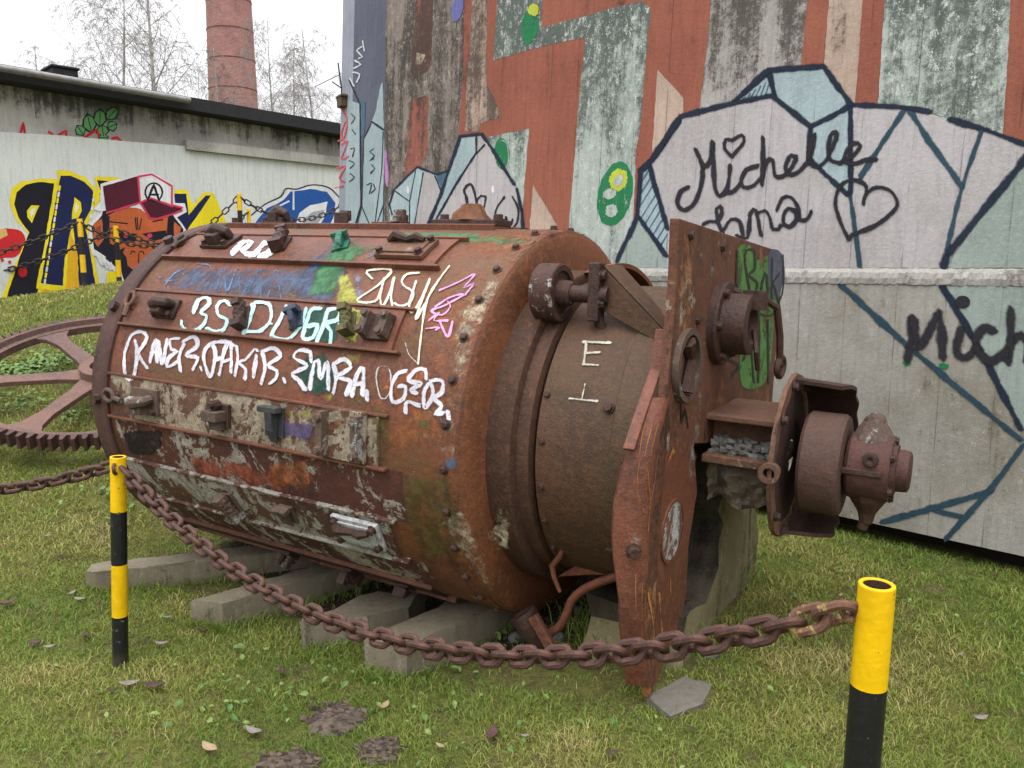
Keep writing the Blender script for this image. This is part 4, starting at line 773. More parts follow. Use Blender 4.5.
# ---- clamps along the straps
def bolt(mb, p, d, r=.016, h=.022): mb.lathe(p, d, [(0, 1e-4), (0, r * 1.3), (.006, r * 1.3), (.0065, r), (h * .9, r), (h, r * .85), (h, 1e-4)], 8)
def clamp(s, th, kind, mat, sc=1.0, rot=0):
    t = tri(th); t = (t[0] * math.cos(R(rot)) + t[1] * math.sin(R(rot)), t[1] * math.cos(R(rot)) - t[0] * math.sin(R(rot)), t[2])
    P = pol(s, th, RAD + SH); a, r_, o = t
    root = MB()
    if kind == 'hinge':       # base plate, upstanding cheeks and a swung-over block
        root.box(P + o * .008, t, (.075 * sc, .050 * sc, .008)); c = root.build('clamp', mat, mill, bevel=.003)
        k = MB(); k.tube([P + o * .02 - a * .05 * sc - r_ * .02, P + o * .055 - a * .04 * sc, P + o * .075 + a * .0, P + o * .055 + a * .045 * sc + r_ * .01, P + o * .02 + a * .05 * sc + r_ * .02], [.020, .026, .030, .024, .018], 8); k.box(P + o * .04 - r_ * .015, t, (.030 * sc, .032 * sc, .026)); k.build('clamp_block', mat, c, bevel=.005)
        for i in (-1, 1): k = MB(); bolt(k, P + o * .016 + a * (.056 * sc * i) - r_ * .034 * sc, o, .013, .02); k.build('clamp_bolt', M_IRON, c)
    elif kind == 'coil':      # short screw clamp leaning across the strap
        root.box(P + o * .006, t, (.030 * sc, .055 * sc, .006)); c = root.build('clamp', mat, mill, bevel=.003)
        k = MB(); q0, q1 = P + o * .03 - r_ * .05 * sc, P + o * .045 + r_ * .05 * sc; n = 24
        k.tube([q0.lerp(q1, i / n) + (a * math.cos(i * 1.15) + o * math.sin(i * 1.15)) * .008 for i in range(n + 1)], .021 * sc, 8); k.box(q0, t, (.028 * sc, .016 * sc, .028)); k.box(q1 + o * .004, t, (.022 * sc, .014, .024)); k.build('clamp_screw', mat, c, bevel=.003)
    elif kind == 'lever':
        root.box(P + o * .006, t, (.034 * sc, .040 * sc, .006)); c = root.build('clamp', mat, mill, bevel=.003)
        k = MB(); k.prism([P + r_ * .045 * sc + o * .012 - a * .012, P + r_ * .03 * sc + o * .055 - a * .012, P - r_ * .02 * sc + o * .045 - a * .012, P - r_ * .055 * sc + o * .016 - a * .012], a * .026 * sc); k.box(P + r_ * .035 * sc + o * .035, t, (.034 * sc, .012, .02)); k.build('clamp_lever', mat, c, bevel=.004)
    elif kind == 'block':
        root.box(P + o * .010, t, (.050 * sc, .044 * sc, .010)); c = root.build('clamp', mat, mill, bevel=.003)
        k = MB(); k.box(P + o * .045, t, (.040 * sc, .020 * sc, .030)); k.box(P + o * .03 - r_ * .035 * sc, t, (.030 * sc, .020 * sc, .016)); k.build('clamp_block', M_IRONG, c, bevel=.005)
        k = MB(); k.lathe(P + o * .02 + r_ * .04 * sc, o, [(0, 1e-4), (0, .022), (.03, .022), (.031, .013), (.05, .013), (.05, 1e-4)], 8); k.build('clamp_bolt', M_IRON, c)
    elif kind == 'plate':     # large bolted pad
        root.box(P + o * .010, t, (.105 * sc, .060 * sc, .010)); root.box(P + o * .024, t, (.088 * sc, .045 * sc, .004)); c = root.build('clamp', mat, mill, bevel=.003)
        k = MB(); k.tube([P + o * .03 - a * .085 * sc + r_ * .03, P + o * .055 - a * .05 * sc + r_ * .035, P + o * .04 + r_ * .025, P + o * .05 + a * .04 * sc + r_ * .03, P + o * .035 + a * .07 * sc + r_ * .03], [.016, .022, .014, .018, .012], 7); k.build('torn_lug', M_IRON, c)
        for i in (-1, 1):
            for j in (-1, 1):
                k = MB(); bolt(k, P + o * .018 + a * (.085 * sc * i) + r_ * (.042 * sc * j), o, .015, .024); k.build('clamp_bolt', M_IRON, c)
    elif kind == 'bracket':
        root.box(P + o * .008, t, (.070 * sc, .062 * sc, .008)); c = root.build('clamp', mat, mill, bevel=.003)
        for i in (-1, 1):
            k = MB(); k.box(P + o * .030 + a * (.055 * sc * i), t, (.016, .055 * sc, .022)); bolt(k, P + o * .05 + a * (.055 * sc * i) + r_ * .04 * sc, o, .015, .018); bolt(k, P + o * .05 + a * (.055 * sc * i) - r_ * .04 * sc, o, .015, .018); k.build('clamp_cheek', M_IRONG, c, bevel=.004)
    elif kind == 'eyebolt':
        root.box(P + o * .004, t, (.02, .016, .004)); c = root.build('eyebolt', mat, mill)
        k = MB(); ctr = P + o * .02 + r_ * .03; k.tube([ctr + (r_ * math.cos(x) * .036 + a * math.sin(x) * .026) for x in np.linspace(0, 6.28, 14, endpoint=False)], .010, 7, closed=True); k.tube([P + o * .02 - r_ * .01, P + o * .02 - r_ * .06], .012, 7); k.build('eye', mat, c, smooth=True)
M_GRC = paintm('green_clamp_paint', s2l((40, 104, 84)), -.4, .5); M_BLC = paintm('blue_clamp_paint', s2l((52, 62, 80)), -.4, .5); M_YLC = rust('mossy_iron', main=(.09, .08, .03), ora=.2, drk=.5, seed=31)
for s_, th, kd, m_, sc, rt in [(-1.92, 59, 'eyebolt', M_IRON, 1, 20), (-1.66, 61.5, 'hinge', M_IRON, 1.2, 0), (-1.25, 61, 'coil', M_IRON, 1.1, 25), (-.90, 61, 'lever', M_GRC, 1.1, 30), (-.53, 59.5, 'plate', M_FLNG, 1.15, 0),
                               (-1.91, 31, 'eyebolt', M_FLNG, 1, 10), (-1.65, 31, 'hinge', M_IRON, .95, 0), (-1.15, 30.5, 'coil', M_IRON, .9, 20), (-.855, 31, 'lever', M_BLC, .95, 25), (-.575, 31.5, 'coil', M_YLC, .85, 20), (-.43, 31, 'bracket', M_IRON, .85, 0),
                               (-1.88, 1.5, 'eyebolt', M_IRONG, 1, 80), (-1.66, 1.8, 'hinge', M_IRONG, 1.15, 0), (-1.17, 1.8, 'block', M_IRON, 1.1, 0), (-.86, 2.5, 'lever', rust('slate_iron', main=(.05, .05, .05), ora=.05, drk=.4, seed=33), 1.5, 0), (-.50, 2.2, 'bracket', M_STR[1], 1.55, 0),
                               (-1.92, -27, 'block', M_IRONG, .8, 0), (-1.23, -28, 'coil', M_IRONG, 1.1, 10), (-.88, -26, 'lever', M_IRONG, 1.1, 0), (-.50, -26, 'plate', rust('white_clamp_paint', main=(.10, .06, .045), paint=(.52, .52, .52), pamt=.85, ora=.3, drk=.3, seed=48), 1.1, 0),
                               (-1.70, 90, 'hinge', M_IRON, 1, 0), (-1.25, 90, 'coil', M_IRON, 1.1, 30), (-.9, 90, 'block', M_IRON, .7, 0), (-1.2, -57, 'block', M_IRON, .9, 0), (-.8, -57, 'coil', M_IRON, .9, 0), (-.5, -57, 'lever', M_IRON, .9, 0)]:
    clamp(s_, th, kd, m_, sc, rt)
# rusty ball lug on top with its base plate
tp = MB(); t_ = tri(90); P_ = pol(-.52, 92, RAD + SH); tp.box(P_ + t_[2] * .014, t_, (.17, .07, .014)); c = tp.build('top_plate', M_IRON, mill, bevel=.004)
k = MB(); k.lathe(P_ + t_[2] * .028, t_[2], [(0, .088), (.03, .076), (.055, .055), (.068, .05), (.072, .025), (.073, 1e-3)], 11, jit=.016); k.build('rusty_lump', rust('flaking_rust', main=(.17, .065, .03), orange=(.30, .12, .05), ora=.5, drk=.3, seed=35), c, smooth=True)
for i in (-1, 1): k = MB(); bolt(k, P_ + t_[2] * .028 + AX * (.145 * i), t_[2], .020, .026); k.build('clamp_bolt', M_IRON, c)
k = MB(); k.box(pol(-1.02, 93, RAD + .022), t_, (.05, .05, .010)); k.build('top_pad', M_FLNG, mill, bevel=.003)

# ---- ring, neck body
rg = MB(); rg.lathe(C0, AX, [(.010, .655), (.10, .655), (.108, .648), (.112, .632), (.112, .612), (.16, .606), (.166, .575)], 128, e1=-BX); rg.build('riding_ring', rust('ring_rust', main=(.085, .040, .024), orange=(.2, .08, .03), paint=(.42, .40, .34), pamt=.08, ora=.3, drk=.2, seed=36), mill, smooth=True, angle=25)
bd = MB(); bd.lathe(C0, AX, [(.13, .55), (.185, .55), (.187, .600), (.47, .604), (.475, .612), (.64, .612)], 128, e1=-BX)
def body_map(u, v, off): return cyl_hit(u, v, .604 + off)
bp = Painter(bd, body_map); e1 = zm(520, 200, 3.657)
for p in [((232, 518), (330, 522)), ((243, 525), (232, 602)), ((245, 560), (292, 556)), ((230, 600), (285, 604)), ((180, 725), (282, 735)), ((238, 672), (226, 728))]: bp.stroke(e1(*p), 4.6, 1, .003, False)
body = bd.build('neck', [M_BODY, paintm('worn_white_letter', s2l((190, 186, 170)), .38)], mill, smooth=True, angle=25)
for s_, th in [(.45, 20), (.52, -6), (.46, -30), (.21, 6), (.21, -10), (.205, 22), (.205, -24), (.205, -38)]:
    k = MB(); big = s_ > .4; bolt(k, pol(s_, th, .608 if big else .600), tri(th)[2], .016 if big else .010, .02 if big else .012); k.build('neck_bolt', M_IRON, body)
# ---- head plate across the end
SPL = .665; TH = .032
def pl_hit(u, v, off=0.0, s=SPL): return hit(u, v, C0 + AX * (s + off), AX)
front = [(679.3, 218.2), (735, 236.5), (777, 250.5), (782.5, 254), (783, 260), (772.3, 402), (770, 440), (694, 444), (697.5, 491), (688, 549), (686.6, 593), (677.5, 633), (663, 659), (650, 699), (643, 690), (638, 655), (640, 600), (642, 540), (650, 470), (663, 400), (672, 340), (677, 280)]
F3 = [pl_hit(u, v) + (BX * (.060 if 440 < v < 695 else .03) if u < 664 and v >= 400 and v < 695 and not (u == 663 and v == 659) else V((0, 0, 0))) for u, v in front]
plt = MB(); plt.prism(F3, AX * -TH, 0)
pm = Painter(plt, lambda u, v, off: pl_hit(u, v, off))
M_GRN2 = paintm('spray_green', s2l((84, 134, 60)), .62, .5); M_SLT = paintm('spray_slate', s2l((88, 92, 112)), .45); M_YW = paintm('spray_lemon', s2l((170, 160, 60)), .62, .6, 30); M_OCH = paintm('orange_runs', s2l((186, 122, 70)), .60, .7, 24); M_CHALK = softpaint('chalky_white', s2l((198, 194, 190)), -.10, 26, s2l((150, 140, 130)))
PLM = [M_PLATE, M_GRN2, SPM[gK - 1], M_SLT, M_YW, M_OCH, M_CHALK, M_SKIRT]
f7 = zm(590, 200, 2.743)
pm.poly(f7((405, 135), (440, 125), (455, 165), (490, 150), (520, 140), (525, 200), (520, 290), (490, 320), (430, 290), (402, 240)), 1, .0015, True); pm.poly(f7((425, 290), (470, 310), (500, 320), (500, 400), (480, 500), (418, 510), (412, 400)), 1, .0016, True)
pm.poly(f7((490, 145), (528, 150), (526, 240), (500, 270)), 3, .0024, True)
for p in [((440, 260), (425, 150), (450, 140), (452, 190), (435, 205), (460, 230), (445, 270)), ((480, 200), (470, 250), (488, 270), (485, 205)), ((500, 160), (498, 290)), ((500, 230), (520, 200)), ((505, 235), (520, 290)), ((405, 140), (410, 260), (490, 318), (528, 250), (530, 150)), ((420, 440), (440, 400), (450, 500)), ((465, 330), (462, 500)), ((385, 440), (410, 455), (390, 480)), ((488, 330), (490, 500))]: pm.stroke(f7(*p), 2.6, 2, .0032)
f8 = zm(590, 440, 2.743)
pm.poly([(668, 432), (676, 445), (690, 462), (697, 491), (688, 549), (686.6, 593), (677.5, 633), (663, 659), (655, 690), (655, 655), (656, 600), (658, 540), (664, 470)], 7, .0008)
for p, wd, mi in [(((135, 60), (130, 130), (150, 200)), 3, 5), (((155, 60), (165, 150), (160, 250)), 4, 5), (((185, 60), (170, 160)), 3, 5), (((220, 370), (222, 420)), 3.5, 5), (((160, 420), (175, 520), (170, 600)), 5, 5), (((190, 420), (200, 560)), 5, 5), (((230, 20), (215, 60)), 6, 5), (((120, 110), (140, 180)), 2, 5)]: pm.stroke(f8(*p), wd, mi, .002)
for c_ in f7((205, 590), (198, 630), (185, 700), (205, 715), (172, 738), (230, 690)): pm.dab(c_, 4, 9, 4, .002)
for c_, rx_, ry_ in (((697, 425), 5, 26), ((693, 455), 5, 22), ((700, 400), 4, 20), ((692, 300), 3, 22), ((668, 440), 4, 18), ((690, 470), 4, 16), ((712, 270), 5, 14), ((701, 255), 3, 10)): pm.dab(c_, rx_, ry_, 6, .0013)
pm.stroke(f7((250, 560), (252, 612), (262, 570), (270, 625)), 1.6, 2, .003, False)
hp = plt.build('head_plate', PLM, mill, bevel=.004)
# side lip and curved skirt on the near edge (seen broadside)
lipm = MB()
e = [pl_hit(u, v, -TH) for u, v in [(677, 280), (672, 340), (663, 400), (653, 455)]]
lp1 = [pl_hit(u, v, -TH - .012) for u, v in [(664, 345), (655, 377), (641, 415), (629, 450)]]
def strip3(mb, A, B, th_, mi=0):
    n = len(A); nrm = [(B[i] - A[i]).cross(A[min(i + 1, n - 1)] - A[max(i - 1, 0)]).normalized() * th_ for i in range(n)]
    vs = A + B + [A[i] + nrm[i] for i in range(n)] + [B[i] + nrm[i] for i in range(n)]; fs = []
    for i in range(n - 1): fs += [(i, i + 1, n + i + 1, n + i), (2 * n + i, 3 * n + i, 3 * n + i + 1, 2 * n + i + 1), (i, 2 * n + i, 2 * n + i + 1, i + 1), (n + i, n + i + 1, 3 * n + i + 1, 3 * n + i)]
    fs += [(0, n, 3 * n, 2 * n), (n - 1, 3 * n - 1, 4 * n - 1, 2 * n - 1)]
    mb.add(vs, fs, mi)
nearedge = spline([(663, 400), (650, 455), (643.5, 520), (641, 580), (640.5, 630), (646, 690)], 8); faredge = spline([(655, 378), (625, 460), (613.5, 520), (615.3, 580), (626.5, 655), (637, 697)], 8)
m = min(len(nearedge), len(faredge)); tt = np.linspace(0, 1, 26)
def along(Q, t): x = t * (len(Q) - 1); i = min(int(x), len(Q) - 2); return Q[i] + (Q[i + 1] - Q[i]) * (x - i)
A_ = [pl_hit(*along(nearedge, t), .003) for t in tt]; Bs = []
for t, a in zip(tt, A_):
    u, v = along(faredge, t); dd = ray(u, v)
    # the skirt runs back along the drum axis: closest point on that line to the sight line
    n_ = AX.cross(dd).cross(dd); k = (CAM - a).dot(n_) / AX.dot(n_); k = max(-.40, min(-.07, k)); Bs.append(a + AX * k)
sk = MB(); NPH = 9; Ain = [p + BX * .062 for p in A_]; rows_ = []
for i in range(len(A_)):
    for k in range(NPH + 1):
        ph = math.pi / 2 * k / NPH; rows_.append(Ain[i] + (A_[i] - Ain[i]) * math.sin(ph) + (Bs[i] - A_[i]) * (1 - math.cos(ph)))
q_ = NPH + 1; inn = [p + BX * .02 - AX * .014 for p in rows_]
nA = len(A_); sk.add(rows_ + inn, [(i * q_ + k, i * q_ + k + 1, (i + 1) * q_ + k + 1, (i + 1) * q_ + k) for i in range(nA - 1) for k in range(NPH)] + [(nA * q_ + i * q_ + k, nA * q_ + (i + 1) * q_ + k, nA * q_ + (i + 1) * q_ + k + 1, nA * q_ + i * q_ + k + 1) for i in range(nA - 1) for k in range(NPH)] + [(i * q_ + NPH, nA * q_ + i * q_ + NPH, nA * q_ + (i + 1) * q_ + NPH, (i + 1) * q_ + NPH) for i in range(nA - 1)] + [(k, nA * q_ + k, nA * q_ + k + 1, k + 1) for k in range(NPH)] + [((nA - 1) * q_ + k, (nA - 1) * q_ + k + 1, nA * q_ + (nA - 1) * q_ + k + 1, nA * q_ + (nA - 1) * q_ + k) for k in range(NPH)])
def sk_surf(t, k, off):
    i = min(nA - 2, int(t * (nA - 1))); f = t * (nA - 1) - i; kk = min(NPH - 1, int(k * NPH)); g_ = k * NPH - kk
    P_ = lambda i, k: rows_[i * q_ + k]
    p = P_(i, kk).lerp(P_(i + 1, kk), f).lerp(P_(i, kk + 1).lerp(P_(i + 1, kk + 1), f), g_); n_ = (P_(i + 1, kk) - P_(i, kk)).cross(P_(i, kk + 1) - P_(i, kk)).normalized()
    if n_.dot(p - CAM) > 0: n_ = -n_
    return p + n_ * off, n_
skp = Painter(sk, lambda t, k, off: sk_surf(t, k, off)[0])
skp.dab((.54, .50), .085, .40, 1, .002)
for t0, t1, k0 in [(.10, .30, .3), (.12, .26, .5), (.66, .9, .3), (.62, .86, .5), (.7, .95, .15), (.05, .2, .7)]: skp.stroke([(t0, k0), ((t0 + t1) / 2, k0 + .02), (t1, k0 - .01)], .05, 2, .0016, step=.02)
M_SKIRTO = sk.build('skirt', [M_SKIRT, M_CHALK, M_OCH], mill, smooth=True, angle=50)
k = MB(); pc_, n0 = sk_surf(.54, .55, 0)
bolt(k, pc_ - n0 * .002, n0, .020, .03); k.build('skirt_bolt', M_IRON, M_SKIRTO)
lp2 = MB(); A2 = [pl_hit(u, v, -TH - .004) for u, v in [(668, 330), (662, 372), (647, 415), (635, 452)]]; B2 = [a + AX * -.038 for a in A2]; strip3(lp2, A2, B2, .014); lp2.build('edge_angle', M_SKIRT, hp, bevel=.003)
# holes, boss with hook, second slot
def ringon(u, v, r, name, mat, depth=.02, w=.02, parent=hp, hole=True, sy=1.0):
    c = pl_hit(u, v, .001); k = MB(); k.lathe(c, AX, [(0, r), (depth, r), (depth, r - w), (-.02, r - w), (-.021, 1e-3)], 36, e1=BX)
    return k.build(name, mat, parent, smooth=True, angle=30), c
ho, hc = ringon(684.5, 365, .125, 'port', M_IRONG, .022, .022)
k = MB(); k.tube([hc + AX * .012 - BX * .02 + UP * .08, hc + AX * .014 + BX * .02 + UP * .02, hc + AX * .012 - BX * .01 - UP * .09], [.03, .018, .03], 7); k.build('plug', M_IRON, ho)
so = MB(); c2 = pl_hit(672, 531, .002); so.lathe(c2, AX, [(-.01, .114), (.005, .114), (.005, .102)], 30, e1=BX); so_o = so.build('oval_port', M_SKIRT, hp, smooth=True, angle=30)
k = MB(); k.lathe(c2, AX, [(.003, .102), (.003, 1e-3)], 30, e1=BX); k.build('blanking_plate', rust('white_blank', main=(.16, .08, .05), paint=(.50, .50, .51), pamt=.50, ora=.3, drk=.3, seed=41), so_o)
bs = MB(); bc = pl_hit(719, 323, 0); bs.lathe(bc, AX, [(0, .155), (.028, .155), (.034, .150), (.034, .115), (.12, .110), (.125, .100), (.125, .07), (.10, .06), (.10, 1e-3)], 40, e1=BX); bso = bs.build('bearing_boss', M_IRON, hp, smooth=True, angle=30)
for a in range(0, 360, 60): k = MB(); bolt(k, bc + AX * .034 + (BX * math.cos(R(a)) + UP * math.sin(R(a))) * .134, AX, .013, .018); k.build('boss_bolt', M_IRON, bso)
k = MB(); hk = bc + AX * .12; k.box(hk + UP * .09 + BX * .03, (AX, BX, UP), (.04, .03, .035)); k.tube([hk + UP * .10 + BX * .05 + AX * .02, hk + AX * .06 + BX * .12 + UP * .06, hk + AX * .07 + BX * .16 - UP * .05, hk + AX * .07 + BX * .19 - UP * .16], .014, 7); k.build('hook_arm', M_IRON, bso)
k = MB(); c = hk + AX * .07 + BX * .21 - UP * .17; k.tube([c + BX * .055 * math.cos(x) + UP * .038 * math.sin(x) for x in np.linspace(0, 6.28, 16, endpoint=False)], .012, 7, closed=True); k.build('hook_ring', M_IRON, bso, smooth=True)
k = MB(); k.tube([hk + UP * -.02 + BX * .05, hk + UP * -.10 + BX * .02 + AX * .02, hk + UP * -.17 + BX * .06 + AX * .02], .010, 6); k.build('hook_wire', M_IRON, bso)
for (u, v) in [(690, 235), (722, 247), (697, 320), (683, 620)]: k = MB(); bolt(k, pl_hit(u, v, 0), AX, .014, .014); k.build('plate_bolt', M_IRON, hp)
# roller riding on the ring, its bracket and gusset
wc = D(.135, -.395, .578); rl = MB(); rl.lathe(wc - AX * .055, AX, [(0, 1e-3), (0, .102), (.004, .108), (.085, .108), (.089, .102), (.089, .082), (.080, .078), (.080, .05), (.12, .046), (.13, .038), (.13, 1e-3)], 40); rlo = rl.build('roller', rust('roller_rust', main=(.075, .034, .026), paint=(.46, .42, .38), pamt=.30, ora=.2, drk=.35, seed=43), mill, smooth=True, angle=30)
k = MB(); k.tube([wc + AX * .05, wc + AX * .22], .032, 12); k.build('roller_axle', M_IRON, rlo, smooth=True)
bk = MB(); pk = wc + AX * .17
bk.box(pk + UP * .01, (AX, BX, UP), (.022, .032, .105)); bk.tube([pk + AX * .0 - UP * .06, pk + AX * .03 - UP * .14 + BX * .02, pk + AX * .05 - UP * .20 + BX * .01], [.02, .018, .012], 7); bko = bk.build('roller_bracket', M_IRON, mill, bevel=.005)
for z_ in (.07, -.03): k = MB(); bolt(k, pk + UP * z_ + AX * .02 - BX * .01, AX, .018, .02); k.build('bracket_bolt', M_IRON, bko)
gs = MB(); g0, g1, g2 = pk + AX * .025 + UP * .095, pk + AX * .025 - UP * .075, D(SPL - TH, -.44, .41)
gs.prism([g0, g2 + UP * .015, g2 - UP * .015, g1 + UP * .02], BX * .014); gs.prism([g0 + UP * .002, g2 + UP * .016, g2 + UP * .016 + BX * .10, g0 + BX * .16 + UP * .002], UP * .012); gs.build('gusset', M_BODY, mill, bevel=.003)
# arch guard over the neck
ag = MB(); ag.lathe(C0, AX, [(.17, .612), (.17, .665), (.22, .668), (.22, .655), (.18, .650)], 40, 0, 150, 110 + 170 - 30, e1=-BX); 
agm = MB()
vs = []; 
for s_, r_i in ((.165, .655), (.165, .685), (.235, .690), (.235, .672)):
    for kk in range(25): vs.append(pol(s_, 72 + 70 * kk / 24, r_i))
agm.add(vs, [(i * 25 + kk, i * 25 + kk + 1, (i + 1) * 25 + kk + 1, (i + 1) * 25 + kk) for i in range(3) for kk in range(24)]); agm.build('arch_guard', M_FACE, mill, smooth=True, angle=25)
# ---- bridge girder, guard housing, pulley, end bearing
M_PIERD = wallm('dark_caked_grout', s2l((118, 106, 92)), .8, None, .4, boards=False, dark=s2l((52, 44, 38)), seed=52, zamt=0, fine=1.3)
bg_ = MB(); XB = -.16
top_ = .150
for (b0, b1, u0, u1) in ((XB, .26, top_ - .022, top_), (XB - .02, .26, -.03, .0), (XB + .10, XB + .13, .0, top_ - .022), (XB + .16, XB + .20, -.20, -.03)):
    bg_.box(D((SPL + .93) / 2, (b0 + b1) / 2, (u0 + u1) / 2), (AX, BX, UP), ((.93 - SPL) / 2 + .004, (b1 - b0) / 2, (u1 - u0) / 2))
bgo = bg_.build('bridge_girder', M_FLNG, mill, bevel=.004)
k = MB(); rr = random.Random(5)
for i in range(220):
    p_ = D(rr.uniform(SPL + .02, .92), XB + .02 + rr.uniform(0, .08), .004 + .05 * rr.random() ** 1.5); k.box(p_, (V((rr.uniform(-1, 1), rr.uniform(-1, 1), rr.uniform(-1, 1))).normalized(), UP, AX), (.008, .007, .008), taper=.6)
k.build('gravel_fill', plain('pale_gravel', (.20, .19, .18), .9, .6, 30), bgo)
lu = MB(); ga, gb = 16, 8; vs = []
for i in range(ga + 1):
    for j in range(gb + 1):
        vs.append(D(SPL + .005 + (.92 - SPL) * i / ga, XB + .035 + .02 * math.sin(i * .9) + .012 * math.sin(j * 2.1 + i) + rr.uniform(-.008, .008) + .05 * abs(j / gb - .3), -.032 - .165 * j / gb * (1 - .12 * math.sin(i * .55))))
lu.add(vs, [(i * (gb + 1) + j, i * (gb + 1) + j + 1, (i + 1) * (gb + 1) + j + 1, (i + 1) * (gb + 1) + j) for i in range(ga) for j in range(gb)])
bt = [vs[i * (gb + 1) + gb] for i in range(ga + 1)]; lu.add(bt + [p + BX * .2 for p in bt], [(i, i + 1, ga + 2 + i, ga + 1 + i) for i in range(ga)])
lu.build('caked_grout', M_PIERD, bgo, smooth=True)
GS, GR = .93, .305
fl = MB(); fl.lathe(C0 + AX * GS, AX, [(0, GR), (.016, GR), (.016, GR - .055), (0, GR - .055), (0, GR)], 60, e1=-BX, jit=.005); flo = fl.build('guard_flange', M_FLNG, mill, smooth=True, angle=30)
for th in (0, 38, -40, 75, -80, 120, -120, 160): 
    k = MB(); p_ = pol(GS + .020, th, GR - .027)
    if th == 0: k.lathe(p_ - tri(0)[2] * .01 - AX * .012, tri(0)[2], [(0, .030), (.035, .036), (.055, .036), (.055, .020), (.01, .020), (.01, 1e-3)], 20); k.build('hole_boss', M_FLNG, flo, smooth=True, angle=30)
    else: bolt(k, p_, AX, .014, .018); k.build('flange_bolt', M_IRON, flo)
hs_ = MB(); r_o, r_in = GR - .012, GR - .026
def shellseg(a0, a1, s0f, s1f, n=26):
    vs = []
    for kk in range(n + 1):
        t = kk / n; th = a0 + (a1 - a0) * t; s1 = s1f(t)
        vs += [pol(GS + .02, th, r_o), pol(GS + s1, th, r_o - .01), pol(GS + s1, th, r_in - .01), pol(GS + .02, th, r_in)]
    hs_.add(vs, [(4 * kk + i, 4 * kk + (i + 1) % 4, 4 * kk + 4 + (i + 1) % 4, 4 * kk + 4 + i) for kk in range(n) for i in range(4)] + [(0, 1, 2, 3), (4 * n + 3, 4 * n + 2, 4 * n + 1, 4 * n)])
shellseg(84, 202, 0, lambda t: .205 * min(1, .86 + 1.2 * t) + .004 * math.sin(t * 31) - .03 * max(0, t - .6), 56); shellseg(202.5, 288, 0, lambda t: .185 * min(1, .62 + 2.2 * (1 - t)) + .006 * math.sin(t * 27), 44)
hs_.lathe(C0 + AX * (GS + .012), AX, [(0, .06), (0, GR - .045), (.004, GR - .045)], 48)
hs_.build('pulley_guard', rust('guard_rust', main=(.052, .024, .018), orange=(.11, .045, .024), ora=.2, drk=.35, seed=45), mill, smooth=True, angle=35)
pu_ = MB(); pu_.lathe(C0 + AX * (GS + .068) - UP * .01, AX, [(0, .10), (0, .176), (.012, .186), (.125, .186), (.138, .178), (.142, .160), (.142, .09), (.13, .06), (.13, 1e-3)], 56); puo = pu_.build('pulley', rust('pulley_rust', main=(.078, .042, .032), orange=(.12, .055, .032), ora=.1, drk=.2, seed=46), mill, smooth=True, angle=30)
k = MB(); th = 12; k.box(pol(GS + .213, 8, .12), tri(8), (.004, .03, .022)); k.build('yellow_dab', paintm('yellow_dab_paint', s2l((190, 180, 50)), -.2), puo)
sf = MB(); sf.tube([D(GS + .1, 0, -.0), D(1.22, 0, -.0)], .055, 20); sf.build('shaft', M_IRON, mill, smooth=True)
EB = D(1.145, 0, .0); eb = MB()
eb.lathe(EB, AX, [(0, 1e-3), (0, .105), (.012, .118), (.13, .122), (.145, .115), (.145, .095), (.16, .09), (.164, .075), (.20, .072), (.206, .06), (.206, 1e-3)], 28, e1=UP)
ebo = eb.build('end_bearing', rust('bearing_rust', main=(.080, .034, .027), orange=(.13, .05, .032), ora=.15, drk=.3, seed=47, paint=(.4, .38, .36), pamt=-.05), mill, smooth=True, angle=30)
k = MB(); mid = EB + AX * .078
k.lathe(mid + UP * .06, UP, [(0, .085), (.05, .072), (.105, .040), (.125, .034), (.135, .02), (.135, 1e-3)], 9, jit=.003); k.build('top_lug', M_IRONG, ebo, bevel=.008)
k = MB(); k.lathe(mid - UP * .06, -UP, [(0, .085), (.06, .065), (.11, .030), (.15, .024), (.15, 1e-3)], 9, jit=.003); k.tube([mid - UP * .18, mid - UP * .235 - AX * .012], .02, 8); k.build('drain_leg', M_IRON, ebo, bevel=.006)
for a in (0, 55, 125, 180, 235, 305): k = MB(); bolt(k, EB + AX * .145 + (BX * math.sin(R(a)) + UP * math.cos(R(a))) * .105, AX, .013, .014); k.build('bearing_bolt', M_IRON, ebo)
k = MB(); rb_ = EB + AX * .06 - BX * .115; k.box(rb_ + UP * .002, (AX, BX, UP), (.065, .012, .010)); k.lathe(EB + AX * .085 - BX * .112 + UP * .05, -BX, [(0, .026), (.016, .024), (.016, .012), (.008, 1e-3)], 12); k.build('cast_rib', M_IRON, ebo, bevel=.003)
# ---- bent pipe with its cup, shelf and strap beneath the neck
pz = lambda u, v, b: hit(u, v, C0 + BX * b, BX)
bpz = MB(); P1 = [pz(u, v, -.42) for u, v in [(622, 575), (600, 582), (583, 590), (572, 600), (567, 613), (560, 626), (548, 634)]]; bpz.tube([V(p) for p in spline([tuple(p) for p in P1], .02)], .017, 12); bpo = bpz.build('bent_pipe', M_SKIRT, mill, smooth=True)
cu = MB(); c0, c1 = pz(522, 613, -.42), pz(545, 648, -.40); d_ = (c1 - c0).normalized(); cu.lathe(c0, d_, [(.01, .035), (0, .048), (0, .058), (.02, .058), (.12, .05), (.15, .03), (.15, 1e-3)], 20); cu.lathe(c0 + d_ * .012, d_, [(0, 1e-3), (0, .05)], 16); cu.build('cup', M_IRON, bpo, smooth=True, angle=30)
k = MB(); a_, b_ = pz(533, 616, -.47), pz(556, 656, -.47); k.box((a_ + b_) / 2, ((b_ - a_).normalized(), BX, (b_ - a_).normalized().cross(BX)), ((b_ - a_).length / 2, .012, .022)); k.build('cup_strap', M_SKIRT, bpo, bevel=.004)
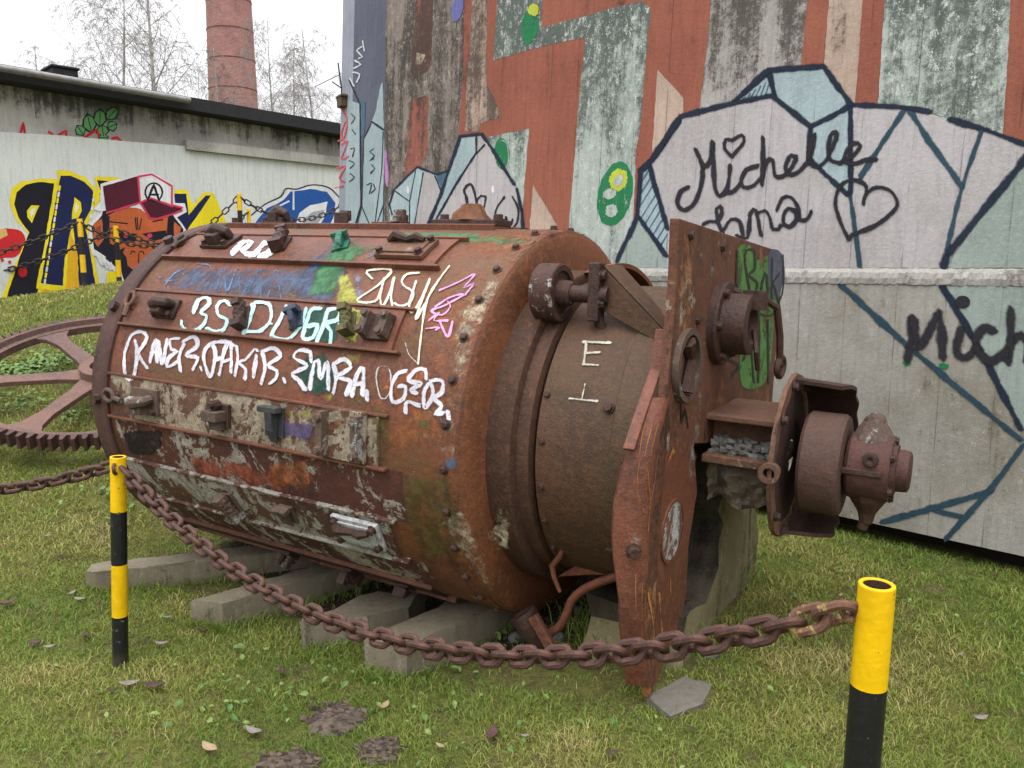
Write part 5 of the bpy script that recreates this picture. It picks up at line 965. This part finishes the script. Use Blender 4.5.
sl = MB(); P_ = [pz(u, v, -.38) for u, v in [(557, 577), (575, 566), (596, 556), (622, 556), (622, 576), (590, 575)]]; sl.prism(P_, BX * .2); sl.build('drip_shelf', M_SKIRT, mill, bevel=.004)
st2 = MB(); st2.tube([pz(u, v, -.46) for u, v in [(568, 538), (560, 556), (552, 566), (554, 577), (560, 592)]], [.008, .012, .012, .010, .007], 8); st2.build('loose_strap', M_SKIRT, mill, smooth=True)

# ================================================================== AROUND THE DRUM
M_BEAM = wallm('sleeper_concrete', s2l((122, 113, 96)), .70, None, .5, boards=False, dark=s2l((66, 60, 42)), pale=(.32, .30, .26), seed=50, col2=s2l((112, 104, 84)), zamt=0, fine=1.4)
M_PIER = wallm('mossy_pier_concrete', s2l((124, 114, 86)), .78, None, .35, boards=False, dark=s2l((62, 58, 40)), seed=51, col2=s2l((112, 106, 78)), zamt=0)
def rough_block(name, corners, z0, h, label, cat, mat, group=None, jit=.006, seed=1, skew=(0, 0), rings=7):
    """a cast block from its plan outline, with slightly uneven faces"""
    rr = random.Random(seed); mb = MB(); n = len(corners); out = []
    for i in range(n):
        a, b = V((*corners[i], 0)), V((*corners[(i + 1) % n], 0)); m = max(2, int((b - a).length / .07))
        for k in range(m): out.append(a.lerp(b, k / m))
    c = sum(out, V((0, 0, 0))) / len(out); N = len(out); vs = []; lv = [(0, 0), (.5, 0), (.96, 0), (1, .006)]
    for f, ins in lv:
        for p in out:
            d = (p - c).normalized(); vs.append(V((p.x - d.x * ins + skew[0] * f + rr.uniform(-jit, jit), p.y - d.y * ins + skew[1] * f + rr.uniform(-jit, jit), z0 + h * f + rr.uniform(-jit, jit) * (f > 0))))
    fs = [(r * N + i, r * N + (i + 1) % N, (r + 1) * N + (i + 1) % N, (r + 1) * N + i) for r in range(3) for i in range(N)] + [tuple(range(3 * N, 4 * N)), tuple(range(N - 1, -1, -1))]
    mb.add(vs, fs); return tag(mb.build(name, mat, smooth=True, angle=32, loc=(c.x, c.y, z0)), label, cat, group)
GB = 'concrete sleepers under the drum'
rough_block('concrete_sleeper', [(-2.09, 3.80), (-2.02, 3.77), (-.9, 4.16), (-.95, 4.29), (-2.10, 3.88)], -.03, .155, 'concrete sleeper behind the yellow and black post, farthest left under the drum', 'sleeper', M_BEAM, GB, seed=2)
rough_block('concrete_sleeper', [(-1.43, 3.43), (-1.28, 3.40), (-.5, 4.12), (-.62, 4.22)], -.03, .155, 'long concrete sleeper, second from the left under the drum', 'sleeper', M_BEAM, GB, seed=3)
rough_block('concrete_sleeper', [(-.90, 3.24), (-.86, 3.20), (-.72, 3.28), (-.62, 3.26), (-.45, 3.36), (-.40, 3.55), (-.62, 3.52)], -.04, .165, 'broken concrete sleeper stump left of the nearest sleeper', 'sleeper', M_BEAM, GB, seed=4, jit=.012)
rough_block('concrete_sleeper', [(-.585, 3.03), (-.41, 2.95), (.22, 3.62), (.05, 3.74)], -.03, .175, 'nearest concrete sleeper with a cleanly cut end, under the drum front', 'sleeper', M_BEAM, GB, seed=5)
rough_block('stone_slab', [(.46, 2.61), (.52, 2.48), (.65, 2.55), (.71, 2.68), (.62, 2.73)], .06, .078, 'flat grey stone slab sunk in the grass below the plate tip', 'slab', wallm('slab_stone', s2l((112, 107, 98)), .6, None, .35, boards=False, dark=s2l((60, 56, 48)), pale=(.3, .29, .27), seed=53, zamt=0, fine=1.5), seed=6, jit=.005)
# pier: an L of old concrete with a deep hollow, under the head plate
M_HOLLOW = wallm('painted_shade_concrete', s2l((66, 60, 50)), .8, None, .3, boards=False, dark=s2l((30, 27, 22)), pale=(.12, .11, .1), seed=54, zamt=0, fine=1.2)  # pier concrete darkened: shade inside the hollow put into the colour
pr = MB(); rr = random.Random(8)
o2 = [(-.36, -.95), (.70, -.95), (.66, -.20), (.58, -.165), (.02, -.18), (.00, -.24), (.06, -.33), (.04, -.50), (-.12, -.60), (-.34, -.585)]
pts = []
for i in range(len(o2)):
    a, b = np.array(o2[i]), np.array(o2[(i + 1) % len(o2)]); m = max(1, int(np.linalg.norm(b - a) / .07))
    for k in range(m): pts.append(a + (b - a) * k / m + np.array([rr.uniform(-.012, .012), rr.uniform(-.012, .012)]))
lay = [.30, .42, .55, .665, .69]; vs = []; Np = len(pts); cx_ = np.mean(pts, 0)
for li, s_ in enumerate(lay):
    for p in pts:
        q = p + (cx_ - p) * (.03 if li == 4 else 0); vs.append(D(s_ + rr.uniform(-.014, .014), q[0] + rr.uniform(-.012, .012), q[1] + rr.uniform(-.012, .012)))
pr.add(vs, [(l * Np + i, l * Np + (i + 1) % Np, (l + 1) * Np + (i + 1) % Np, (l + 1) * Np + i) for l in range(4) for i in range(Np)] + [tuple(range(4 * Np, 5 * Np)), tuple(range(Np - 1, -1, -1))])
NF = len(pr.f)
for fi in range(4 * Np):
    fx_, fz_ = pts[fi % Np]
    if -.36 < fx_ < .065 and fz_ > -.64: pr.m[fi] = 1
o3 = [D(.46, -.38, -.95), D(.46, -.24, -.95), D(.46, -.22, -.22), D(.46, -.36, -.22)]; pr.prism(o3, AX * .15, 1)  # added block behind the plate, keeps light out of the hollow
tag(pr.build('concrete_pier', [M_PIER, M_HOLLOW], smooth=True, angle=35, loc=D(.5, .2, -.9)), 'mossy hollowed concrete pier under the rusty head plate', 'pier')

# ---- posts and chains
def postpaint(name, col, chip, chips):
    s = NT(name); n = s.noise(28, 9, .75); n2 = s.noise(90, 5, .7); z = s.sep()[2]
    c = s.mix(s.ramp(s.noise(9, 6, .65), .42, .6), col, tuple(x * .84 for x in col))
    c = s.mix(s.math('MULTIPLY', s.ramp(s.math('ADD', s.math('MULTIPLY', n, .6), s.math('MULTIPLY', n2, .4)), chips, chips + .02), .9), c, chip)
    c = s.mix(s.math('MULTIPLY', s.ramp(s.math('ADD', z, s.math('MULTIPLY', n, .25)), .22, .10), .6), c, (.10, .085, .05))
    s.bump(s.math('ADD', s.noise(60, 3, .5), s.math('MULTIPLY', n2, .3)), .35, .004); return s.fin(c, s.mix(n, (.25,) * 3, (.55,) * 3), .4)
M_POST = [postpaint('post_yellow', s2l((232, 186, 8)), (.10, .06, .03), .60), postpaint('post_black', (.012, .012, .013), (.16, .15, .15), .59), rust('pipe_inside', main=(.06, .03, .02), seed=60)]
def post(base, top, r, label, bands, n=28, first=0):
    t = thing('barrier_post', base, label, 'post', 'yellow and black barrier posts'); b, tp_ = V(base), V(top); d = tp_ - b; L = d.length; d.normalize(); b0 = b - d * .12
    m = MB(); z = L
    for i, w_ in enumerate(bands): z1_ = max(-.12, z - w_); m.lathe(b, d, [(z1_, r), (z, r)], n, (i + first) % 2); z = z1_
    m.build('pipe', M_POST, t, smooth=True)
    m = MB(); m.lathe(b, d, [(L, r), (L + .002, r - .001), (L + .002, r - .007), (L, r - .008)], n, 0); m.lathe(b, d, [(L, r - .008), (L - .10, r - .008), (L - .10, 1e-3)], n, 2); m.build('pipe_mouth', M_POST, t, smooth=True, angle=30)
    return t
LB, LT = V((-1.6, 3.08, -.01)), V((-1.534, 3.08, .863)); RT = V((.6286, 1.3304, 1.056)); RB = V((.622, 1.345, .13))
LB.x = -1.585
post(LB, LT, .030, 'slim yellow and black striped post at the left with chains on both sides', [.217, .217, .217, .4])
post(RB, RT, .0305, 'nearest yellow and black post, at the right with an open pipe mouth', [.185, .8])
M_CH = rust('chain_rust', main=(.088, .038, .028), orange=(.22, .09, .05), ora=.3, drk=.35, seed=61, rough=.5); M_CHY = rust('yellowed_chain', main=(.13, .06, .04), orange=(.24, .11, .05), paint=(.46, .36, .11), pamt=.62, ora=.3, drk=.2, seed=62)
def link_mesh(L, W, wr, n=8, m=20, name='link'):
    mb = MB(); pts = []; h = (L - W) / 2
    for k in range(m):
        a = 2 * math.pi * k / m; x, y = math.cos(a) * W / 2, math.sin(a) * W / 2; pts.append(V((x + (h if x >= 0 else -h), y, 0)))
    mb.tube(pts, wr, n, closed=True); return mb
def chain(p0, p1, sag, name, label, pitch, L, W, wr, tail=0, group='rusty chains between the posts'):
    p0, p1 = V(p0), V(p1); N = 400; P = []
    for i in range(N + 1):
        t = i / N; q = p0.lerp(p1, t); q.z -= 4 * sag * t * (1 - t); P.append(q)
    cum = [0]
    for i in range(N): cum.append(cum[-1] + (P[i + 1] - P[i]).length)
    n = int(cum[-1] / pitch); pitch = cum[-1] / n
    root = thing('barrier_chain', p0, label, 'chain', group); src = link_mesh(L, W, wr).build('link', M_CH, smooth=True); src.parent = root; srcy = None
    def at(d):
        i = min(N - 1, max(0, int(np.searchsorted(cum, d) - 1))); f = (d - cum[i]) / (cum[i + 1] - cum[i]); return P[i].lerp(P[i + 1], f), (P[i + 1] - P[i]).normalized()
    for k in range(n):
        c, d = at((k + .5) * pitch); side = d.cross(V((0, 0, 1))).normalized(); nn = side.cross(d); rl_ = R(40 + 9 * math.sin(k * 1.3) + 6 * math.sin(k * 3.7 + 1)) + (R(90) if k % 2 else 0)
        y = side * math.cos(rl_) + nn * math.sin(rl_); z = d.cross(y)
        if k == 0: o = src
        elif k >= n - tail:
            if srcy is None: srcy = src.copy(); srcy.data = src.data.copy(); srcy.data.materials.clear(); srcy.data.materials.append(M_CHY); srcy['label'] = 'link with yellow paint on it'; o = srcy
            else: o = srcy.copy()
            if o.name not in COL.objects: COL.objects.link(o)
        else: o = src.copy(); COL.objects.link(o)
        o.parent = root; o.matrix_local = Matrix.Translation(c - p0) @ Matrix(((d.x, y.x, z.x, 0), (d.y, y.y, z.y, 0), (d.z, y.z, z.z, 0), (0, 0, 0, 1)))
    return root
chain(LT + V((.028, -.018, -.045)), RT + V((-.040, .012, -.05)), .345, 'c', 'heavy rusty chain sagging in front of the drum between the two near posts', .0510, .0705, .0440, .0092, 2)
chain(LT + V((-.03, .0, -.035)), (-3.6, 3.4, .92), .19, 'c', 'heavy rusty chain running off to the left from the slim striped post', .0510, .0705, .0440, .0092)
def eye(c, ax, r, wr, parent, nm='chain_eye', mat=None):
    m = MB(); a = V(ax).normalized(); u = a.orthogonal().normalized(); w_ = a.cross(u); m.tube([V(c) + (u * math.cos(x) + w_ * math.sin(x)) * r for x in np.linspace(0, 6.2832, 14, endpoint=False)], wr, 8, closed=True); m.build(nm, mat or M_CHY, parent, smooth=True)
posts = [o for o in COL.objects if o.name.startswith('barrier_post')]
eye(RT + V((-.036, .008, -.052)), (.3, .9, .2), .016, .006, posts[1]); eye(LT + V((.0, -.031, -.040)), (1, .2, .1), .018, .007, posts[0], mat=M_CH)
# far fence up on the bank
def fpost(u, v, Y, hgt, label, r=.03):
    p = at_y(u, v, Y); zb = min(float(gz(p.x, Y)), p.z - .6); return post((p.x, Y, zb), (p.x, Y, p.z), r, label, [.2, .2, .2, .2, .3], 14), p
fA, pA = fpost(79.5, 219, 9.35, .87, 'striped post on the bank in front of the painted yellow letters'); fB, pB = fpost(115.5, 226, 9.8, .87, 'striped post on the bank in front of the painted ape'); fC, pC = fpost(239, 194, 10.3, .87, 'taller striped post on the bank above the drum edge'); fD, pD = fpost(248.5, 209, 10.8, .87, 'low striped post on the bank right behind the taller one', .026)
def far_chain(p0, p1, sag, label):
    p0, p1 = V(p0), V(p1); L = (p1 - p0).length * 1.08; n = int(L / .075); mb = MB()
    for k in range(n):
        t = (k + .5) / n; q = p0.lerp(p1, t); q.z -= 4 * sag * t * (1 - t); t2 = t + .001; q2 = p0.lerp(p1, t2); q2.z -= 4 * sag * t2 * (1 - t2); d = (q2 - q).normalized(); y = d.cross(V((0, 0, 1))).normalized(); z = d.cross(y)
        if k % 2: y, z = z, y
        mb.tube([q + d * (math.cos(a) * .026 + (.022 if math.cos(a) >= 0 else -.022)) + y * math.sin(a) * .026 for a in np.linspace(0, 6.2832, 10, endpoint=False)], .0095, 5, closed=True)
    tag(mb.build('barrier_chain', M_CHF, loc=p0), label, 'chain', 'thin chains on the bank')
M_CHF = plain('old_chain', (.045, .034, .03), .6)
dz = V((0, 0, -.03))
far_chain(pA + dz, pC + dz, .42, 'chain hanging from the bank post by the yellow letters to the taller post'); far_chain(at_y(-330, 262, 8.2), pA + dz, .36, 'chain rising from the left edge to the post by the yellow letters')
far_chain(pC + dz, at_y(372, 176, 11.3), .42, 'chain hanging right of the taller bank post before the blue letter'); far_chain(pB + dz, pD + dz, .30, 'rear chain on the bank across the face of the painted ape'); far_chain(at_y(-300, 250, 8.9), pB + dz, .50, 'rear chain on the bank across the yellow letters')

# ---- gear wheel lying on the bank
gc = at_y(104, 373, 5.75); gn = V((.10, -.335, .93)).normalized(); gu = V((1, 0, .08)); gu = (gu - gn * gu.dot(gn)).normalized(); gv = gn.cross(gu)
gear = thing('gear_wheel', gc, 'big rusty toothed gear wheel lying on the grassy bank left of the drum', 'gear wheel')
M_GR = rust('gear_rust', main=(.150, .082, .066), orange=(.18, .09, .06), ora=.1, drk=.15, seed=70); M_GT = rust('gear_tooth_rust', main=(.090, .045, .038), ora=.1, drk=.3, seed=71)
GRr = .90; m = MB(); m.lathe(gc, gn, [(-.045, GRr - .07), (-.045, GRr), (.045, GRr), (.045, GRr - .028), (.008, GRr - .04), (.008, GRr - .085), (-.045, GRr - .085)], 110, e1=gu); rim_o = m.build('gear_rim', M_GR, gear, smooth=True, angle=30)
m = MB(); NTH = 92
for k in range(NTH):
    a = 2 * math.pi * k / NTH; e = gu * math.cos(a) + gv * math.sin(a); f = gn.cross(e); m.prism([gc + e * (GRr - .005) - f * .021 - gn * .046, gc + e * (GRr - .005) + f * .021 - gn * .046, gc + e * (GRr + .055) + f * .010 - gn * .046, gc + e * (GRr + .055) - f * .010 - gn * .046], gn * .092)
to = m.build('gear_teeth', M_GT, gear)
m = MB(); m.lathe(gc, gn, [(-.05, .155), (.06, .155), (.065, .15), (.065, .085), (-.05, .08)], 48); m.build('hub', M_GR, gear, smooth=True, angle=30)
for k in range(6):
    a = R(18 + 60 * k); e = gu * math.cos(a) + gv * math.sin(a); f = gn.cross(e); m = MB()
    w_ = [(.14, .085), (.28, .060), (.60, .050), (.74, .075), (.83, .14)]
    m.prism([gc + e * r0 + f * w0 + gn * .004 for r0, w0 in w_] + [gc + e * r0 - f * w0 + gn * .004 for r0, w0 in reversed(w_)], gn * -.035); m.build('spoke', M_GR, gear, bevel=.004)

# ================================================================== GROUND COVER
def blades_mesh(name, P, H, Wd, lean, az, tint, mat, seg=2):
    n = len(P); dx, dy = np.cos(az), np.sin(az); L = H[:, None]; up_ = np.array([0, 0, 1.0]); dirv = np.stack([dx, dy, np.zeros(n)], 1); side = np.stack([-dy, dx, np.zeros(n)], 1)
    rot = RNG.uniform(0, 6.28, n); side = np.stack([np.cos(rot), np.sin(rot), np.zeros(n)], 1)
    b0 = P - side * Wd[:, None] / 2; b1 = P + side * Wd[:, None] / 2
    mid = P + up_ * L * .55 + dirv * (L * lean[:, None] * .35); m0 = mid - side * Wd[:, None] * .4; m1 = mid + side * Wd[:, None] * .4
    tip = P + up_ * L * (1 - .35 * lean[:, None]) + dirv * (L * lean[:, None])
    Vv = np.stack([b0, b1, m1, m0, tip], 1).reshape(-1, 3)
    me = bpy.data.meshes.new(name); me.vertices.add(5 * n); me.vertices.foreach_set('co', Vv.ravel())
    idx = (np.arange(n) * 5)[:, None]; loops = np.concatenate([idx + np.array([0, 1, 2, 3]), idx + np.array([3, 2, 4])], 1).ravel()
    me.loops.add(7 * n); me.loops.foreach_set('vertex_index', loops); me.polygons.add(2 * n)
    st = np.stack([np.arange(n) * 7, np.arange(n) * 7 + 4], 1).ravel(); me.polygons.foreach_set('loop_start', st)
    at = me.attributes.new('tint', 'FLOAT', 'POINT'); at.data.foreach_set('value', np.repeat(tint, 5)); me.materials.append(mat); me.update(calc_edges=True)
    o = bpy.data.objects.new(name, me); COL.objects.link(o); return o
def grass_mat():
    s = NT('grass_blades'); f = s.n('ShaderNodeAttribute'); f.attribute_name = 'tint'; r = s.n('ShaderNodeValToRGB'); s.l(f.outputs['Fac'], r.inputs[0])
    el = r.color_ramp.elements; el[0].position = 0; el[0].color = (.095, .175, .028, 1); el[1].position = 1; el[1].color = (.50, .41, .20, 1)
    for p, c in ((.35, (.165, .235, .040)), (.62, (.245, .280, .060)), (.82, (.36, .325, .11))): e = el.new(p); e.color = (*c, 1)
    s.fin(r.outputs[0], .6, .25)
    t = s.n('ShaderNodeBsdfTranslucent'); s.l(r.outputs[0], t.inputs[0]); a = s.n('ShaderNodeMixShader'); a.inputs[0].default_value = .25; s.l(s.b.outputs[0], a.inputs[1]); s.l(t.outputs[0], a.inputs[2]); s.l(a.outputs[0], s.out.inputs[0]); return s.m
M_GRASS = grass_mat()
def vnoise(x, y, sc, seed):
    r = np.random.default_rng(seed); T = r.random((64, 64)); x = x * sc; y = y * sc; i = np.floor(x).astype(int); j = np.floor(y).astype(int); fx, fy = x - i, y - j; fx = fx * fx * (3 - 2 * fx); fy = fy * fy * (3 - 2 * fy)
    g_ = lambda a, b: T[a % 64, b % 64]
    return (g_(i, j) * (1 - fx) + g_(i + 1, j) * fx) * (1 - fy) + (g_(i, j + 1) * (1 - fx) + g_(i + 1, j + 1) * fx) * fy
MOLE = [tuple(on_lawn(u, v)) + (r_,) for u, v, r_ in ((335, 720, .105), (285, 772, .12), (380, 752, .075))]
def keep_mask(x, y):
    k = (x + y < 6.12) | (y > 9.5); k &= ~((x - y + 15.5 < .02)) & ((-x + y) < 15.44)
    s_ = (x - C0.x) * AX.x + (y - C0.y) * AX.y; b_ = (x - C0.x) * BX.x + (y - C0.y) * BX.y
    k &= ~((s_ > .28) & (s_ < .70) & (b_ > -.36) & (b_ < .70))
    for mx_, my_, mz_, r_ in MOLE: k &= ~(((x - mx_) / 1.15) ** 2 + (y - my_) ** 2 < (r_ * (.55 + .4 * RNG.random(len(x)))) ** 2)
    dx, dy = x - .58, y - 2.62; k &= ~((dx * dx + dy * dy < .016) & (RNG.random(len(x)) < .93))
    return k, s_, b_
N = 680000
Y_ = 1.15 * (13.2 / 1.15) ** RNG.random(N); X_ = (RNG.random(N) * 2 - 1) * (.74 * Y_ + .55)
k, s_, b_ = keep_mask(X_, Y_)
n1, n2, n3 = vnoise(X_, Y_, 1.4, 1), vnoise(X_, Y_, 5, 2), vnoise(X_, Y_, 17, 3)
bare = vnoise(X_, Y_, 2.6, 7) * .55 + n3 * .45; under = (s_ > -2.1) & (s_ < .5) & (np.abs(b_) < .62)
k &= (bare > .30) | (RNG.random(N) < .45); k &= ~under | (RNG.random(N) < .10); k &= n3 * .6 + n2 * .4 > RNG.random(N) * .42
X_, Y_, n1, n2, n3 = X_[k], Y_[k], n1[k], n2[k], n3[k]; n = len(X_)
H = (.012 + .026 * RNG.random(n) ** 1.7) * (.7 + .8 * n2) * (1 + .03 * Y_); Wd = .0019 * (.7 + .7 * RNG.random(n)) * np.maximum(1, Y_ * .62); lean = .25 + 1.1 * RNG.random(n); az = RNG.uniform(0, 6.28, n)
far = sstep(2.2, 6.5, Y_); tint = np.clip(.12 + .58 * n1 + .40 * (n2 - .5) + .42 * RNG.random(n) ** 3 + .22 * (RNG.random(n) - .5) - .16 * sstep(.4, 2.2, X_) + .02 * far, 0, 1)
P = np.stack([X_, Y_, gz(X_, Y_) - .003], 1)
tag(blades_mesh('grass', P, H, Wd, lean, az, tint, M_GRASS), kind='stuff')
# taller tufts by the pier, beneath the pipe and at the wall foot
tp_ = [on_lawn(u, v) for u, v in [(598, 640), (606, 620), (592, 652), (618, 640), (575, 630), (702, 655), (745, 585), (640, 640)]]; tx, ty = [], []
for p in tp_:
    m_ = 46; tx.append(p.x + RNG.normal(0, .06, m_)); ty.append(p.y + RNG.normal(0, .06, m_))
w_ = RNG.random(900) * 4.2; w_ = np.where(w_ < 1.6, w_ * .02 + 4.0, w_); tx.append(2.55 - w_ * .7071 + RNG.normal(-.05, .03, 900)); ty.append(3.50 + w_ * .7071 + RNG.normal(-.05, .03, 900))
for (ax_, ay_, bx_, by_) in ((-2.05, 3.74, -1.3, 4.0), (-1.26, 3.37, -.6, 3.95), (-.86, 3.17, -.45, 3.30), (-.41, 2.93, .15, 3.55), (-1.44, 3.43, -1.26, 3.37), (-.6, 3.0, -.41, 2.93)):
    q_ = RNG.random(260); tx.append(ax_ + (bx_ - ax_) * q_ + RNG.normal(0, .02, 260)); ty.append(ay_ + (by_ - ay_) * q_ + RNG.normal(0, .02, 260))
tx, ty = np.concatenate(tx), np.concatenate(ty); n = len(tx); hh = np.where(np.arange(n) < 46 * 8, .08 + .16 * RNG.random(n), .03 + .06 * RNG.random(n))
tag(blades_mesh('tall_grass', np.stack([tx, ty, gz(tx, ty) - .004], 1), hh, .0035 + .002 * RNG.random(n), .3 + .8 * RNG.random(n), RNG.uniform(0, 6.28, n), np.clip(RNG.normal(.35, .2, n), 0, 1), M_GRASS), kind='stuff')
# broad-leaved weeds and clover
def leaf_mat():
    s = NT('weed_leaf'); f = s.n('ShaderNodeAttribute'); f.attribute_name = 'tint'; s.fin(s.mix(f.outputs['Fac'], (.06, .13, .030), (.17, .25, .06)), .5, .3); return s.m
wx, wy, wr_ = [], [], []
for u, v, sg, m_, r_ in [(u_, v_, s__, (n_ if v_ < 430 else n_ // 3), q_) for u_, v_, s__, n_, q_ in [(470, 620, .20, 260, .013), (520, 640, .14, 130, .012), (240, 690, .14, 90, .013), (480, 610, .1, 60, .014), (420, 700, .25, 60, .012), (900, 700, .5, 90, .011), (25, 372, .16, 220, .022), (45, 368, .12, 120, .02), (20, 405, .10, 60, .018), (75, 350, .10, 70, .015), (75, 418, .08, 50, .015), (100, 500, .12, 70, .02), (180, 720, .3, 60, .011), (560, 720, .4, 90, .011), (330, 560, .15, 120, .016), (260, 700, .12, 60, .013), (450, 750, .3, 60, .010), (800, 640, .4, 80, .011)]]:
    p = on_lawn(u, v); wx.append(p.x + RNG.normal(0, sg, m_)); wy.append(p.y + RNG.normal(0, sg, m_)); wr_.append(np.full(m_, r_) * RNG.uniform(.6, 1.4, m_))
wx, wy, wr_ = map(np.concatenate, (wx, wy, wr_)); kk, _, _ = keep_mask(wx, wy); wx, wy, wr_ = wx[kk], wy[kk], wr_[kk]
wm = MB(); ti = []
for x, y, r_, z in zip(wx, wy, wr_, gz(wx, wy)):
    a = random.uniform(0, 6.28); nn = V((random.uniform(-.6, .6), random.uniform(-.9, .3), 1)).normalized(); u_ = nn.cross(V((math.cos(a), math.sin(a), .1))).normalized(); v_ = nn.cross(u_); c = V((x, y, z + random.uniform(.012, .03) + r_ * .5)); b0 = len(wm.v)
    wm.add([c - v_ * r_, c - v_ * r_ * .3 + u_ * r_ * .62 + nn * r_ * .16, c + v_ * r_ * .5 + u_ * r_ * .45 + nn * r_ * .1, c + v_ * r_ * 1.05 - nn * r_ * .25, c + v_ * r_ * .5 - u_ * r_ * .45 + nn * r_ * .1, c - v_ * r_ * .3 - u_ * r_ * .62 + nn * r_ * .16, c], [(0, 1, 6), (1, 2, 6), (2, 3, 6), (3, 4, 6), (4, 5, 6), (5, 0, 6)]); ti += [random.random()] * 7
wo_ = wm.build('weeds', leaf_mat()); at_ = wo_.data.attributes.new('tint', 'FLOAT', 'POINT'); at_.data.foreach_set('value', ti); tag(wo_, kind='stuff')
# molehills
M_EARTH = plain('loose_earth', (.135, .10, .078), .95, .55, 30, .8)
for (x, y, z, r_), lab in zip(MOLE, ('dark earth molehill in the front lawn, the upright one', 'low spread of dark earth at the bottom edge of the lawn', 'small scraped earth patch right of the molehills')):
    rr = random.Random(int(x * 1e4)); m = MB(); m.lathe((x, y, float(gz(x, y)) - .02), (0, 0, 1), [(0, r_ * 1.1), (.018, r_), (.030, r_ * .75), (.040, r_ * .45), (.045, r_ * .2), (.046, 1e-3)], 22, jit=.014)
    for _ in range(70):
        a, q = rr.uniform(0, 6.28), rr.uniform(0, 1.15) ** .6 * r_; s0 = rr.uniform(.004, .011); px, py = x + math.cos(a) * q, y + math.sin(a) * q; m.box((px, py, float(gz(px, py)) + .030 * (1 - q / r_ * .75)), (V((rr.uniform(-1, 1), rr.uniform(-1, 1), .3)).normalized(), V((0, 0, 1)), V((1, 0, 0))), (s0, s0 * .8, s0), taper=.6)
    tag(m.build('molehill', M_EARTH, smooth=True, loc=(x, y, z)), lab, 'molehill', 'molehills in the lawn')
# dead leaves
M_LEAF = [plain('dead_leaf_brown', (.075, .045, .035), .7, .4), plain('dead_leaf_tan', (.34, .25, .15), .7, .3), plain('dead_leaf_grey', (.24, .20, .18), .75, .3), plain('dead_leaf_plum', (.10, .045, .045), .7, .3)]
LV = [(8, 608, 2.0, 3), (72, 598, 1.3, 2), (80, 604, 1.4, 2), (36, 648, 1.6, 0), (50, 652, 1.2, 2), (86, 641, 1.5, 0), (130, 690, 1.8, 2), (155, 692, 2.0, 0), (113, 695, 1.0, 0), (162, 649, 1.5, 2), (146, 645, .9, 0), (282, 677, 1.5, 0), (385, 712, 1.4, 1), (254, 738, 1.7, 2), (210, 755, 1.8, 1), (492, 741, 1.9, 3), (980, 725, 1.3, 2), (128, 638, .9, 0), (168, 622, 1.0, 2), (204, 635, 1.2, 0), (525, 742, .8, 2), (690, 735, .9, 0), (800, 560, .8, 0), (60, 560, 1, 0), (20, 580, .9, 0), (92, 540, .9, 0), (840, 600, .8, 1), (960, 660, .8, 2), (612, 760, 1.1, 0), (440, 752, .9, 1), (48, 540, 1, 2), (995, 580, .9, 0)]
kind_ = ['dark brown', 'pale tan', 'greyish', 'plum brown']
for i, (u, v, sc, mi) in enumerate(LV):
    p = on_lawn(u, v); rr = random.Random(i * 7 + 1); m = MB(); a = rr.uniform(0, 6.28); L = .021 * sc; n_ = 6; vs = []
    for k in range(n_ + 1):
        t = k / n_; wv = math.sin(math.pi * min(1, t * .92 + .05)) * L * .48; z = .020 + .009 * sc * (2 * t - 1) ** 2 * rr.uniform(.7, 1.2)
        for j in (-1, 0, 1): x_, y_ = (t - .5) * 2 * L, j * wv * rr.uniform(.8, 1.1); vs.append(V((p.x + x_ * math.cos(a) - y_ * math.sin(a), p.y + x_ * math.sin(a) + y_ * math.cos(a), p.z + z + abs(j) * wv * .5)))
    m.add(vs, [(3 * k + j, 3 * k + j + 1, 3 * k + j + 4, 3 * k + j + 3) for k in range(n_) for j in (0, 1)]); o = m.build('dead_leaf', M_LEAF[mi], smooth=True, loc=p); sd_m = o.modifiers.new('thick', 'SOLIDIFY'); sd_m.thickness = .0015
    tag(o, 'small curled %s dead leaf lying on the lawn' % kind_[mi], 'leaf', '%s dead leaves scattered on the lawn' % kind_[mi])
# rubble under the drum
M_STONE = plain('rubble_stone', (.16, .15, .135), .9, .5, 14, .5); rr = random.Random(77)
for u, v, r_ in [(515, 640, .035), (505, 625, .03), (560, 640, .03), (330, 575, .03), (300, 563, .025), (600, 618, .03), (580, 612, .025), (392, 612, .03), (270, 560, .02), (448, 598, .03), (420, 585, .025), (360, 590, .022), (478, 628, .02), (712, 655, .04), (700, 650, .025), (728, 640, .03)]:
    p = on_lawn(u, v); m = MB(); m.lathe(p - V((0, 0, r_ * .3)), V((rr.uniform(-.3, .3), rr.uniform(-.3, .3), 1)), [(0, r_ * .8), (r_ * .5, r_), (r_, r_ * .8), (r_ * 1.3, r_ * .3), (r_ * 1.32, 1e-3)], 8, jit=r_ * .16); tag(m.build('stone', M_STONE, smooth=True, angle=50, loc=p), 'small grey stone lying in the grass around the drum', 'stone', 'small stones around the drum')
